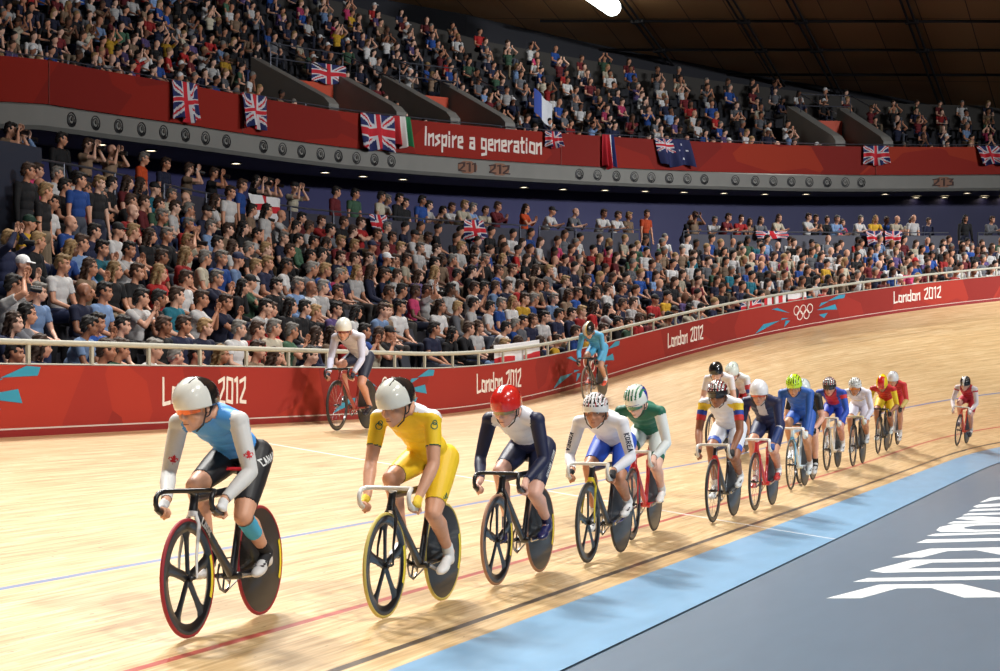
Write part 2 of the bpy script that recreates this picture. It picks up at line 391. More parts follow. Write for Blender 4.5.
m_board = facet_material('red_printed_board', (152,44,36), (138,39,33), (164,50,37), .55)
UB = np.arange(-13, 84, .4)
def side_strip(name, us, zs, off, m, parent):
    """band standing on the fence line from height zs[0] to zs[1] above the top of the track"""
    P = np.array([[fen(u, off, fz(u)+z) for z in zs] for u in us]) - np.array(parent.location); mb_ = MB(); mb_.grid(P); n = len(zs)
    P2 = np.array([[fen(u, off+.05, fz(u)+z) for z in zs[::-1]] for u in us]) - np.array(parent.location); mb_.grid(P2)
    P3 = np.array([[fen(u, off, fz(u)+zs[-1]), fen(u, off+.05, fz(u)+zs[-1])] for u in us]) - np.array(parent.location); mb_.grid(P3)
    o = mb_.build(name, m, parent, smooth=False); me = o.data; uvl = me.uv_layers.new(name='metres')
    vi = np.empty(len(me.loops), int); me.loops.foreach_get('vertex_index', vi)
    co = np.array([(us[(i % (len(us)*n))//n], zs[(i % (len(us)*n)) % n]) for i in range(len(me.vertices))])
    uvl.data.foreach_set('uv', co[vi].ravel().astype('f')); return o
side_strip('board_panel', UB, (.085, .727), 0, m_board, bar)
tag(side_strip('white_stripe', UB, (.072, .088), -.004, mat('board_white_line', (206,190,180), .5), bar), 'thin pale stripe')
side_strip('kick_board', UB, (-.02, .072), -.004, mat('kick_board_red', (136,26,28), .5), bar)
m_rail = mat('painted_rail', (178,176,162), .4, noise=.05)
mb = MB()
for a_, b_ in zip(UB[:-1], UB[1:]): pass
P = [fen(u, .035, fz(u)+RAIL_H-.03) for u in UB]; mb.tube(P, .032, 8, flat=1.0)
reb(mb).build('handrail', m_rail, bar)
for u in np.arange(8.05, 62, 1.2):
    mb = MB(); a = plan(u)[2]; R = [[math.cos(a), -math.sin(a), 0], [math.sin(a), math.cos(a), 0], [0,0,1]]
    q = fen(u, .035, fz(u)); mb.box((q[0], q[1], q[2]+.83), (.052, .03, .24), R); reb(mb).build('rail_post', m_rail, bar, smooth=False)
mb = MB(); P = [fen(u, .03, fz(u)+.735) for u in UB]; mb.tube(P, .014, 4); reb(mb).build('board_capping', m_rail, bar)
def on_board(u0, z0, h, quads, wid, name, m, lab=None, off=-.006, parent=bar):
    """flat shapes laid on the board, reading left to right as seen from the track (u grows to the right)"""
    mb_ = MB()
    for i, q in enumerate(quads):
        mb_.prism(q, lambda a, b_, t: fen(u0+(a-wid/2)*h*ASP, off+t, fz(u0+(a-wid/2)*h*ASP)+z0+b_*h), -.00025*(i % 7), .004)
    o = reb(mb_).build(name, m, parent, smooth=False)
    if lab: tag(o, lab)
    return o
ASP = 1.0
m_white = mat('banner_white', (232,222,212), .5); m_teal = mat('banner_teal', (44,142,172), .5)
def u_at(px, z=.4):
    return solve(lambda u, zz: fen(u, 0, fz(u)+zz), px, np.interp(px, [0,400,560,720,1000], [400,385,362,330,282]), (18 if px < 300 else 28 if px < 500 else 36 if px < 750 else 50, .3))[0]
BOARD_MARKS = []
for xa, xb, asp in ((163, 246, 1), (477, 521, 1), (668, 703, 1), (894, 941, 1)):
    q, wd = stroke_text('London 2012', .15)
    ua, ub = u_at(xa), u_at(xb); ASP = (ub-ua)/(wd*.30); xs_ = stroke_text('London ', .15)[1]
    on_board((ua+ub)/2, .29, .30, [z for z in q if z[0][0] < xs_], wd, 'event_word', m_white, 'white angular word on red board')
    on_board((ua+ub)/2, .29, .30, [z for z in q if z[0][0] >= xs_], wd, 'event_year', m_white, 'white angular year on red board'); ASP = 1.0
def ring(cx, cy, r, t, n=20):
    out = []
    for k in range(n):
        a, b_ = 2*math.pi*k/n, 2*math.pi*(k+1)/n
        out.append([(cx+(r-t)*math.cos(a), cy+(r-t)*math.sin(a)), (cx+r*math.cos(a), cy+r*math.sin(a)), (cx+r*math.cos(b_), cy+r*math.sin(b_)), (cx+(r-t)*math.cos(b_), cy+(r-t)*math.sin(b_))])
    return out
RINGS = sum([ring(x, y, .27, .05) for x, y in ((-.6,.14),(0,.14),(.6,.14),(-.3,-.16),(.3,-.16))], [])
SHARDS = [[(1.1,.05),(2.6,.42),(2.75,-.3)], [(1.3,.42),(1.5,.9),(2.1,.95)], [(2.0,1.0),(2.9,1.6),(3.4,1.55),(3.3,1.1)], [(1.3,-.6),(2.0,-.55),(1.7,-1.15)],
          [(-1.1,.25),(-2.2,1.2),(-2.7,1.15)], [(-1.2,-.35),(-1.8,-.2),(-1.9,-.45)], [(-2.0,-.45),(-3.4,-.5),(-4.2,-1.5)], [(-1.1,-.7),(-1.5,-.6),(-1.6,-1.4)]]
for px in (392, 590, 803):
    uc = u_at(px)
    on_board(uc, .42, .46, RINGS, 0, 'rings_emblem', m_white, 'five interlocking pale rings', off=-.007)
    ASP = 2.5
    for sh_ in SHARDS: on_board(uc, .40, .20, [sh_], 0, 'teal_shard', m_teal)
    ASP = 1.0
ASP = 2.5; uc = u_at(-62)
for sh_ in SHARDS: on_board(uc, .40, .20, [sh_], 0, 'teal_shard', m_teal)
ASP = 1.0

# ------------------------------------------------------------------ lower stand
# height of the concourse rail and of the balcony front, from the measured outline of the building
ZB_U = [8, 22, 26, 30, 34, 38, 42, 46, 50, 54, 58, 62, 70]; ZB = [5.45, 5.48, 5.5, 5.55, 5.48, 5.52, 5.7, 5.9, 6.14, 6.4, 6.62, 6.8, 6.95]
ZT_U = [22, 34, 38, 42, 46, 50, 54, 58, 62, 66, 74]; ZT = [8.5, 8.86, 9.38, 9.59, 9.69, 9.91, 10.13, 10.36, 10.65, 10.85, 11.1]
zb = lambda u: float(np.interp(u, ZB_U, ZB)); zt = lambda u: float(np.interp(u, ZT_U, ZT))
OB = 7.8; OT = 15.0; NROW = 9; RD = (OB-.75)/NROW; O0 = .45
def row_floor(u, k): z0 = fz(u)-.27; z1 = zb(u)-1.5; return z0+(z1-z0)*k/(NROW-1)
def low_profile(u):
    pr = [(.06, fz(u)-.3), (O0-.02, fz(u)-.29)]
    for k in range(NROW):
        o0 = O0+k*RD; z = row_floor(u, k); pr += [(o0, z), (o0+RD, z)]
    pr += [(OB, zb(u)-1.1)]
    return pr
US = np.arange(-2, 84, 1.0)
P = np.array([[fen(u, o_, z) for o_, z in low_profile(u)] for u in US]); mb = MB(); mb.grid(P)
tag(mb.build('lower_stand_steps', mat('stand_concrete_dark', (58,58,66), .8, noise=.15, nscale=3), smooth=False), kind='structure')
m_conc = mat('concrete', (128,126,120), .75, noise=.12, nscale=1.5)
m_dark = mat('dark_concourse', (30,30,38), .8, noise=.1)
mb = MB(); mb.grid(np.array([[fen(u, o_, zb(u)-1.1) for o_ in (OB, OB+5, OB+14)] for u in US])); tag(mb.build('concourse_floor', m_dark, smooth=False), kind='structure')
mb = MB(); mb.grid(np.array([[fen(u, OT+3.0, z) for z in (zb(u)-1.2, zt(u)-1.5)] for u in US])); tag(mb.build('wall_concourse', mat('navy_hoarding', (36,36,84), .6), smooth=False), kind='structure')
# concrete beam under the balcony and its soffit
FT = lambda u: zt(u)-1.07
FB = lambda u: FT(u)-.62
mb = MB(); mb.grid(np.array([[fen(u, OT+.5, FB(u)-.0), fen(u, OT+.12, FB(u)), fen(u, OT, FB(u)+.1), fen(u, OT-.02, FT(u)-.05), fen(u, OT+.05, FT(u))] for u in US]))
mb.grid(np.array([[fen(u, OT+3.2, FB(u)+.05), fen(u, OT+.12, FB(u))] for u in US]))
tag(mb.build('balcony_beam', m_conc, smooth=False), kind='structure')
bal = empty('balcony_banner', tuple(fen(46, OT, zt(46)-1)))
tag(bal, 'red banner with white slogan wrapped along the front of the upper balcony', 'banner')
m_ban = facet_material('red_fabric_banner', (142,34,22), (128,30,22), (158,48,24), .5)
def bal_strip(name, us, o_, z0f, z1f, m, parent):
    mb_ = MB(); P = np.array([[fen(u, o_, z0f(u)), fen(u, o_, z1f(u)), fen(u, o_+.12, z1f(u))] for u in us]) - np.array(parent.location); mb_.grid(P)
    o = mb_.build(name, m, parent, smooth=False); me = o.data; uvl = me.uv_layers.new(name='metres')
    vi = np.empty(len(me.loops), int); me.loops.foreach_get('vertex_index', vi)
    co = np.array([(us[i//3], (0, 1.07, 1.2)[i % 3]) for i in range(len(me.vertices))]); uvl.data.foreach_set('uv', co[vi].ravel().astype('f')); return o
bal_strip('banner_cloth', US, OT-.04, FT, zt, m_ban, bal)
def on_banner(u0, zrel, h, quads, wid, name, m, asp=1.0, lab=None, o_=OT-.05, parent=bal, zf=zt):
    mb_ = MB()
    for i, q in enumerate(quads): mb_.prism(q, lambda a, b_, t: fen(u0+(a-wid/2)*h*asp, o_+t, zf(u0+(a-wid/2)*h*asp)+zrel+b_*h), -.0008*(i % 7), .01)
    o = reb(mb_, parent).build(name, m, parent, smooth=False)
    if lab: tag(o, lab)
    return o
def u_ban(px, dz): return solve(lambda u, z_: fen(u, OT, zt(u)+z_), px, np.interp(px, [0,250,500,650,750,1000],[70,115,145,155,160,162]), (46, -.5))[0]
q, wd = stroke_text('Inspire a generation', .165); ua, ub = u_ban(424, 0), u_ban(541, 0)
c1, c2 = stroke_text('Inspire ', .165)[1]-.07, stroke_text('Inspire a ', .165)[1]-.07
for l0, l1 in ((-1, c1), (c1, c2), (c2, 99)): on_banner((ua+ub)/2, -.74, .55, [z for z in q if l0 <= z[0][0] < l1], wd, 'slogan_word', mat('slogan_white', (226,216,204), .6), (ub-ua)/(wd*.55), 'white angular word of the slogan')
for px in (47, 241, 560, 875):
    u0 = u_ban(px, 0); mb = MB(); mb.tube([fen(u0, OT-.06, FT(u0)), fen(u0, OT-.06, zt(u0))], .012, 4); reb(mb, bal).build('banner_seam', mat('banner_seam_grey', (130,60,50), .7), bal)
m_num = mat('section_number_patch', (134,92,70), .7); m_numd = mat('section_number_dark', (60,36,30), .7)
for txt, px in (('211', 467), ('212', 499), ('213', 943)):
    u0 = solve(lambda u, z_: fen(u, OT, FB(u)+z_), px, 170 if px < 600 else 180, (50 if px < 600 else 60, .3))[0]
    g = empty('section_number', tuple(fen(u0, OT, FB(u0)+.3)))
    tag(g, {'211':'brown section number on the balcony beam, left of the pair under the slogan','212':'brown section number on the balcony beam, right of the pair under the slogan','213':'brown section number on the balcony beam at the far right'}[txt], 'sign', 'section numbers on the balcony beam')
    q, wd = stroke_text(txt, .16)
    oct_ = [(math.cos(math.pi/8+k*math.pi/4)*.62, .5+math.sin(math.pi/8+k*math.pi/4)*.8) for k in range(8)]
    on_banner(u0, .33-.13, .27, [[(x*1.5, y) for x, y in oct_]], 0, 'backing', m_num, 1, None, OT-.03, g, FB)
    on_banner(u0, .33-.13, .27, q, wd, 'numerals', m_numd, 1, None, OT-.045, g, FB)
# round ventilation drums in the beam
NTH = 'first second third fourth fifth sixth seventh eighth ninth tenth eleventh twelfth thirteenth fourteenth fifteenth sixteenth seventeenth eighteenth nineteenth twentieth'.split()
VENTS = [71,95,118,141,163,185,205,226,263,282,301,320,338,356,374,391, 579,597,616,634,651,669,687,704,735,755,773,791,809,827,845,861]
for i, px in enumerate(VENTS):
    u0 = solve(lambda u, z_: fen(u, OT, FB(u)+z_), px, np.interp(px, [0,250,400,600,750,1000],[100,143,160,174,180,181]), (40 if px < 420 else 55, .3))[0]
    cc = fen(u0, OT-.0, FB(u0)+.33); n_ = -nor_at(u0)
    g = empty('ventilation_drum', tuple(cc)); near = 'left of the slogan' if px < 420 else 'right of the slogan'
    tag(g, 'round dark ventilation outlet set in the concrete beam, %s on the balcony front, number %d from the left end of its row' % (near, (i if px < 420 else i-16)+1), 'vent', 'round outlets in the balcony beam')
    g['label'] = 'round dark outlet in balcony beam, %s from left, %s' % (NTH[i if px < 420 else i-16], near)
    mb = MB(); mb.lathe([(.17,-.02),(.19,.03),(.165,.035),(.15,.01)], (0,0,0), n_, 20); mb.build('outer_ring', mat('vent_ring_dark', (30,29,29), .6), g)
    mb = MB(); mb.lathe([(.15,.01),(.10,.03),(.09,.0),(.0,-.0)], (0,0,0), n_, 20); mb.build('drum_face', mat('vent_face', (20,20,22), .5), g)
    mb = MB(); mb.lathe([(.06,.0),(.055,.05),(.0,.06)], (.02,0,.02), n_, 12); mb.build('hub', mat('vent_hub', (84,82,78), .4), g)
# downlights in the balcony soffit
DL = [(101,143),(151,149),(236,162),(325,171),(363,175),(403,178),(524,186),(563,188),(605,189),(645,190),(684,191),(724,192),(765,193),(806,193),(852,207),(885,193),(922,200),(942,207),(967,192),(968,199)]
m_dl = mat('downlight_lens', (255,236,200), .4, emit=5.0)
for i, (px, py) in enumerate(DL):
    u0, o_ = solve(lambda u, o: fen(u, o, FB(u)+.03), px, py, (45 if px < 500 else 58, OT+1.5)); o_ = min(max(o_, OT+.3), OT+2.8)
    c_ = fen(u0, o_, FB(u0)+.0); g = empty('ceiling_downlight', tuple(c_))
    tag(g, 'small round lit downlight in the soffit under the balcony, %s from the left' % NTH[i], 'light', 'downlights under the balcony')
    mb = MB(); mb.lathe([(.17,.03),(.17,-.03),(.15,-.03),(.15,.0)], (0,0,0), (0,0,1), 14); mb.build('trim_ring', mat('downlight_ring', (70,70,70), .5), g)
    mb = MB(); mb.lathe([(.15,-.01),(.0,-.012)], (0,0,0), (0,0,1), 14); mb.build('lens', m_dl, g)
# concourse rails (balustrade at the back of the lower stand)
m_steel = mat('grey_steel_rail', (92,94,104), .4, metal=.5)
def rail_run(ua, ub, of, zf, hs, postgap, nm, label, infill=None, r=.022):
    us = np.arange(ua, ub+.01, .5); base = fen(ua, of, zf(ua)); g = empty(nm, tuple(base)); tag(g, label, 'railing')
    for h in hs:
        mb_ = MB(); mb_.tube([fen(u, of, zf(u)+h) for u in us], r, 6); reb(mb_, g).build('handrail' if h == hs[0] else 'mid_rail', m_steel, g)
    for u in np.arange(ua, ub+.01, postgap):
        mb_ = MB(); mb_.tube([fen(u, of, zf(u)-.05), fen(u, of, zf(u)+hs[0])], r, 6); reb(mb_, g).build('post', m_steel, g)
    if infill:
        P_ = np.array([[fen(u, of+.03, zf(u)+.04), fen(u, of+.03, zf(u)+hs[0]-.1)] for u in us]) - np.array(base); mb_ = MB(); mb_.grid(P_); mb_.grid(P_[:, ::-1]+.004); mb_.build('mesh_infill', infill, g, smooth=False)
    return g
m_inf = mat('dark_balustrade_panel', (58,58,70), .6)
zc = lambda u: zb(u)-1.1
rail_run(24, 31.5, OB, zc, (1.1, .62), 1.7, 'concourse_railing', 'grey two-bar railing below the photographers at the left')
rail_run(32.6, 45.6, OB, zc, (1.1,), 1.6, 'concourse_railing', 'long grey balustrade behind the lower stand below the balcony slogan', m_inf)
rail_run(46, 49.4, OB, zc, (1.1,), 1.1, 'concourse_railing', 'short balustrade with dark panel where people in white shirts lean', m_inf)
rail_run(50.3, 57.8, OB, zc, (1.1,), 1.4, 'concourse_railing', 'dark panelled balustrade in front of the navy hoarding', m_inf)
rail_run(58.6, 66, OB, zc, (1.1,), 1.3, 'concourse_railing', 'balustrade at the right end of the lower stand', m_inf)
rail_run(34, 72, OT+.1, lambda u: zt(u)-.9, (1.0,), 1.6, 'balcony_railing', 'thin grey railing running above the red balcony banner', r=.016)

rail_run(33.4, 35.3, OT+.75, lambda u: zt(u)-.1, (.85, .45), .9, 'balcony_railing', 'short two-bar railing in the top left corner of the upper stand')
# ------------------------------------------------------------------ upper stand, rear wall, roof
NU_U = [30, 48, 50, 54, 58, 62, 66, 74]; NU = [24, 22, 17, 11, 8, 5.4, 5.2, 5]
nrow_u = lambda u: float(np.interp(u, NU_U, NU)); UD, UR = .80, .45
up_floor = lambda u, k: zt(u)-1.0+UR*k
ROOF = lambda x, y: 14.0+.18*(79-x)+.065*(y-9.6)
KMAX = 24; USU = np.arange(28, 76, .5)
mb = MB()
for ui, (a_, b_) in enumerate(zip(USU[:-1], USU[1:])):
    for k in range(KMAX):
        if nrow_u((a_+b_)/2) < k: continue
        o0 = OT+.55+k*UD
        mb.add([fen(a_, o0, up_floor(a_, k)), fen(b_, o0, up_floor(b_, k)), fen(b_, o0+UD, up_floor(b_, k)), fen(a_, o0+UD, up_floor(a_, k))], [(0,1,2,3)])
        mb.add([fen(a_, o0, up_floor(a_, k-1)), fen(b_, o0, up_floor(b_, k-1)), fen(b_, o0, up_floor(b_, k)), fen(a_, o0, up_floor(a_, k))], [(0,1,2,3)])
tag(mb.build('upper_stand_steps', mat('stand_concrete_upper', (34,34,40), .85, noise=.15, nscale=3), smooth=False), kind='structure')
def back(u): return OT+1.35+(nrow_u(u)+1)*UD
mb = MB(); P = []
for u in np.arange(28, 90, .5):
    o_ = back(u); q = fen(u, o_, 0); zr = ROOF(q[0], q[1]); f0 = up_floor(u, nrow_u(u)); P.append([fen(u, o_, f0-1.5), fen(u, o_, f0+1.15)])
mb.grid(np.array(P)); tag(mb.build('wall_upper_rear', mat('rear_wall_concrete', (62,58,54), .8, noise=.1, nscale=1), smooth=False), kind='structure')
mb = MB(); P = []
for u in np.arange(20, 100, 1.):
    o_ = back(u)+1.2; q = fen(u, o_, 0); f0 = up_floor(u, nrow_u(u)); P.append([fen(u, o_, f0-1), fen(u, o_, max(ROOF(q[0], q[1]), f0)+2)])
mb.grid(np.array(P)); tag(mb.build('wall_rear', m_dark, smooth=False), kind='structure')
def roof_material():
    m = bpy.data.materials.new('plywood_roof_cassettes'); m.use_nodes = True; nt = m.node_tree; N = nt.nodes; L = nt.links
    b = N['Principled BSDF']; b.inputs['Roughness'].default_value = .6
    tc = N.new('ShaderNodeTexCoord'); br = N.new('ShaderNodeTexBrick'); br.offset = 0; br.inputs['Scale'].default_value = 1; br.inputs['Brick Width'].default_value = 3.6; br.inputs['Row Height'].default_value = 1.8
    br.inputs['Mortar Size'].default_value = .02; br.inputs['Color1'].default_value = (*lin((186,138,92)), 1); br.inputs['Color2'].default_value = (*lin((164,122,80)), 1); br.inputs['Mortar'].default_value = (*lin((60,44,34)), 1)
    L.new(tc.outputs['Object'], br.inputs['Vector']); L.new(br.outputs[0], b.inputs['Base Color']); return m
mb = MB(); xs = np.arange(-30, 110, 10.); ys = np.arange(-50, 70, 10.)
mb.grid(np.array([[(x, y, ROOF(x, y)) for x in xs] for y in ys])); tag(mb.build('ceiling', roof_material(), smooth=False), kind='structure')
def roof_hit(px, py):
    d = np.array([cT+(px-500)/FPX*sT, sT-(px-500)/FPX*cT, (376.6-py)/FPX])   # per metre of depth
    t = (14.0+.18*79-.065*9.6-1.7)/(d[2]+.18*d[0]-.065*d[1]); return d*t+np.array([0,0,1.7])
m_cable = mat('roof_cable_steel', (34,32,34), .5, metal=.4)
for px in (626, 734, 793, 906, 1010):
    q = roof_hit(px, 0); g = empty('roof_cable', (q[0], q[1], q[2]-.25)); tag(g, 'dark roof cable pair running away from the camera, %s from the left' % {626:'first', 734:'second', 793:'third', 906:'fourth', 1010:'fifth'}[px], 'cable', 'roof cables')
    for dy in (-.12, .12):
        mb = MB(); mb.tube([(x-q[0], dy, ROOF(x, q[1])-q[2]) for x in np.arange(q[0]-20, q[0]+16, 4)], .05, 6); mb.build('cable', m_cable, g)
    for py in (16, 45):
        h = roof_hit(px, py); mb = MB(); mb.box((h[0]-q[0], 0, ROOF(h[0], q[1])-q[2]+.02), (.35, .5, .12)); mb.build('clamp', m_cable, g, smooth=False)
for py in (16, 45, 70):
    a_ = roof_hit(540, py); b_ = roof_hit(1010, py); g = empty('roof_cable', (a_[0], a_[1], a_[2]-.2)); tag(g, 'dark roof cable crossing the brown roof panels sideways, the %s one' % {16:'highest', 45:'middle', 70:'lowest'}[py], 'cable', 'roof cables')
    mb = MB(); mb.tube([(0,0,0), (b_[0]-a_[0], b_[1]-a_[1], b_[2]-a_[2])], .06, 6); mb.build('cable', m_cable, g)
# lamp in view: a long floodlight hung under the roof
qa = roof_hit(584, -34); qb = roof_hit(612, -14); qa[2] -= .8; qb[2] -= .8
lamp = empty('floodlight', tuple((qa+qb)/2)); tag(lamp, 'glaring white tubular floodlight hung under the dark roof', 'floodlight')
qa_, qb_ = qa-(qa+qb)/2, qb-(qa+qb)/2
mb = MB(); mb.caps(qa_, .34, qb_, .34, 16, 5); mb.build('glowing_lens', mat('lamp_glow', (244,255,252), .4, emit=9), lamp)
mb = MB(); mb.tube([qa_+np.array([0,0,.36]), qb_+np.array([0,0,.36])], .2, 8); mb.tube([(0,0,.3),(0,0,1.0)], .03, 6); mb.build('housing', m_cable, lamp)
# ================================================================== FIGURES
def nrm(v): v = np.asarray(v, float); return v/(np.linalg.norm(v)+1e-12)
V3 = lambda *a: np.array(a, float)
def frame(z, xh):
    """rotation whose third column is z and whose first column is near xh"""
    z = nrm(z); x = nrm(np.asarray(xh, float)-z*np.dot(xh, z)); return np.stack([x, np.cross(z, x), z], 1)
def ik(a, b, l1, l2, pole):
    d = b-a; L = np.linalg.norm(d); L2 = min(L, (l1+l2)*.998); d = d/L; b = a+d*L2
    x = (l1*l1-l2*l2+L2*L2)/(2*L2); h = math.sqrt(max(l1*l1-x*x, 0)); p = nrm(pole-d*np.dot(pole, d))
    return a+d*x+p*h, b
class Body:
    """rounded solids with a zone each, melted into one continuous skin"""
    def __init__(s): s.p = []
    def c(s, p0, r0, p1, r1, z): s.p.append(('c', np.array(p0, float), r0, np.array(p1, float), r1, z))
    def e(s, c, R, r, z): s.p.append(('e', np.array(c, float), np.array(R, float), np.array(r, float), None, z))
    def mesh(s, voxel, smooth=3, seg=14):
        mb = MB()
        for q in s.p:
            if q[0] == 'c': mb.caps(q[1], q[2], q[3], q[4], seg, 4)
            else: mb.ell(q[1], q[2], q[3], seg+2, 9)
        me = bpy.data.meshes.new('tmp'); me.from_pydata(mb.v, [], mb.f); o = bpy.data.objects.new('tmp', me); C.objects.link(o)
        r = o.modifiers.new('r', 'REMESH'); r.mode = 'VOXEL'; r.voxel_size = voxel; r.adaptivity = 0
        if smooth: m = o.modifiers.new('s', 'SMOOTH'); m.iterations = smooth; m.factor = .5
        dg = bpy.context.evaluated_depsgraph_get(); ev = o.evaluated_get(dg); m2 = ev.to_mesh()
        nv = len(m2.vertices); v = np.empty(nv*3); m2.vertices.foreach_get('co', v); v = v.reshape(-1, 3)
        nn = np.empty(nv*3); m2.vertices.foreach_get('normal', nn); nn = nn.reshape(-1, 3)
        f = np.empty(len(m2.loops), int); m2.loops.foreach_get('vertex_index', f); f = f.reshape(-1, 4)
        ev.to_mesh_clear(); bpy.data.objects.remove(o); bpy.data.meshes.remove(me)
        return v, nn, f
    def zones(s, P):
        best = np.full(len(P), 1e9); z = np.zeros(len(P), int)
        for q in s.p:
            if q[0] == 'c':
                d = q[3]-q[1]; L = np.dot(d, d)+1e-12; t = np.clip((P-q[1])@d/L, 0, 1); dist = np.linalg.norm(P-q[1]-t[:,None]*d, axis=1)-(q[2]+(q[4]-q[2])*t)
            else:
                k = (P-q[1])@q[2]/q[3]; dist = (np.linalg.norm(k, axis=1)-1)*min(q[3])
            m = dist < best; best[m] = dist[m]; z[m] = q[5]
        return z
def raw_mesh(name, v, f):
    me = bpy.data.meshes.new(name); nf = len(f); k = f.shape[1]
    me.vertices.add(len(v)); me.vertices.foreach_set('co', np.asarray(v, 'f').ravel())
    me.loops.add(nf*k); me.loops.foreach_set('vertex_index', np.asarray(f, 'i').ravel())
    me.polygons.add(nf); me.polygons.foreach_set('loop_start', np.arange(0, nf*k, k, dtype='i')); me.polygons.foreach_set('use_smooth', np.ones(nf, bool))
    me.update(calc_edges=True); return me
def shell(name, v, n, f, sel, off, hem=True):
    """cloth: the selected faces lifted off the skin, with a hem turned in at every edge"""
    fs = f[sel]; used = np.unique(fs); mp = -np.ones(len(v), int); mp[used] = np.arange(len(used)); fo = mp[fs]; vo = v[used]+n[used]*off
    if hem:
        e = np.concatenate([fo[:, [i, (i+1) % 4]] for i in range(4)]); key = np.sort(e, 1); _, inv, cnt = np.unique(key, axis=0, return_inverse=True, return_counts=True)
        be = e[cnt[inv.ravel()] == 1]; bv = np.unique(be); mp2 = -np.ones(len(vo), int); mp2[bv] = np.arange(len(bv))+len(vo)
        vi = (v[used]-n[used]*.002)[bv]; hq = np.stack([be[:,1], be[:,0], mp2[be[:,0]], mp2[be[:,1]]], 1)
        return np.concatenate([vo, vi]), np.concatenate([fo, hq]), len(fo), be
    return vo, fo, len(fo), None

# zone numbers
Z_HEAD, Z_NECK, Z_CHEST, Z_WAIST, Z_HIP, Z_UA, Z_FA, Z_HAND, Z_TH, Z_CALF, Z_ANK, Z_SHO, Z_TH2, Z_UA2 = range(14)
def head_prims(B, H, R, fine=True):
    g = lambda f, l, u: H + R @ V3(f, l, u)
    B.e(g(-.012, 0, .032), R, (.098, .077, .094), Z_HEAD); B.e(g(.030, 0, -.028), R, (.066, .060, .082), Z_HEAD)
    B.e(g(.042, 0, -.075), R, (.050, .043, .038), Z_HEAD); B.e(g(.074, 0, -.096), R, (.020, .022, .017), Z_HEAD)
    B.c(g(.090, 0, .012), .008, g(.116, 0, -.026), .012, Z_HEAD)
    for s in (-1, 1):
        B.e(g(-.004, s*.078, -.006), R, (.020, .009, .031), Z_HEAD)
        if fine:
            B.c(g(.112, s*.009, -.030), .008, g(.105, s*.011, -.031), .008, Z_HEAD); B.e(g(.064, s*.036, -.028), R, (.026, .024, .026), Z_HEAD)
            B.c(g(.090, s*.010, .034), .010, g(.076, s*.044, .034), .009, Z_HEAD)
    if fine: B.c(g(.096, -.014, -.058), .0085, g(.096, .014, -.058), .0085, Z_HEAD); B.c(g(.092, -.013, -.072), .009, g(.092, .013, -.072), .009, Z_HEAD)
def hand_fingers(mb, c, ax, out, wr, r=.021, fr=.0082, n=6, ang=(20, 235), flip=1):
    """four fingers of different lengths closed round a bar of direction ax at c, thumb from the side of the palm"""
    ax = nrm(ax); out = nrm(out-ax*np.dot(out, ax)); up = np.cross(ax, out)*flip
    for i, (o_, ln) in enumerate(((-.030, .92), (-.010, 1.0), (.010, .96), (.029, .78))):
        pts = []
        for k in range(5):
            a = math.radians(ang[0]+(ang[1]-ang[0])*ln*k/4); rr = r*(1.05 if k else 1.25); pts.append(c+ax*o_+rr*(math.cos(a)*out+math.sin(a)*up))
        for k in range(4): mb.caps(pts[k], fr*(1.12-.07*k), pts[k+1], fr*(1.05-.07*k), n, 2)
    t0 = c-ax*.034+out*r*1.2-up*.004; t1 = c-ax*.046+out*.006-up*r*1.1; t2 = c-ax*.036-out*.016-up*r*1.15
    mb.caps(t0, .0115, t1, .010, n, 2); mb.caps(t1, .010, t2, .0085, n, 2)

SKIN = mat_col('skin', 'obj', .5, 0, .08, 40)
SUIT = mat_col('lycra_kit', 'attr', .55, 0, .05, 90)
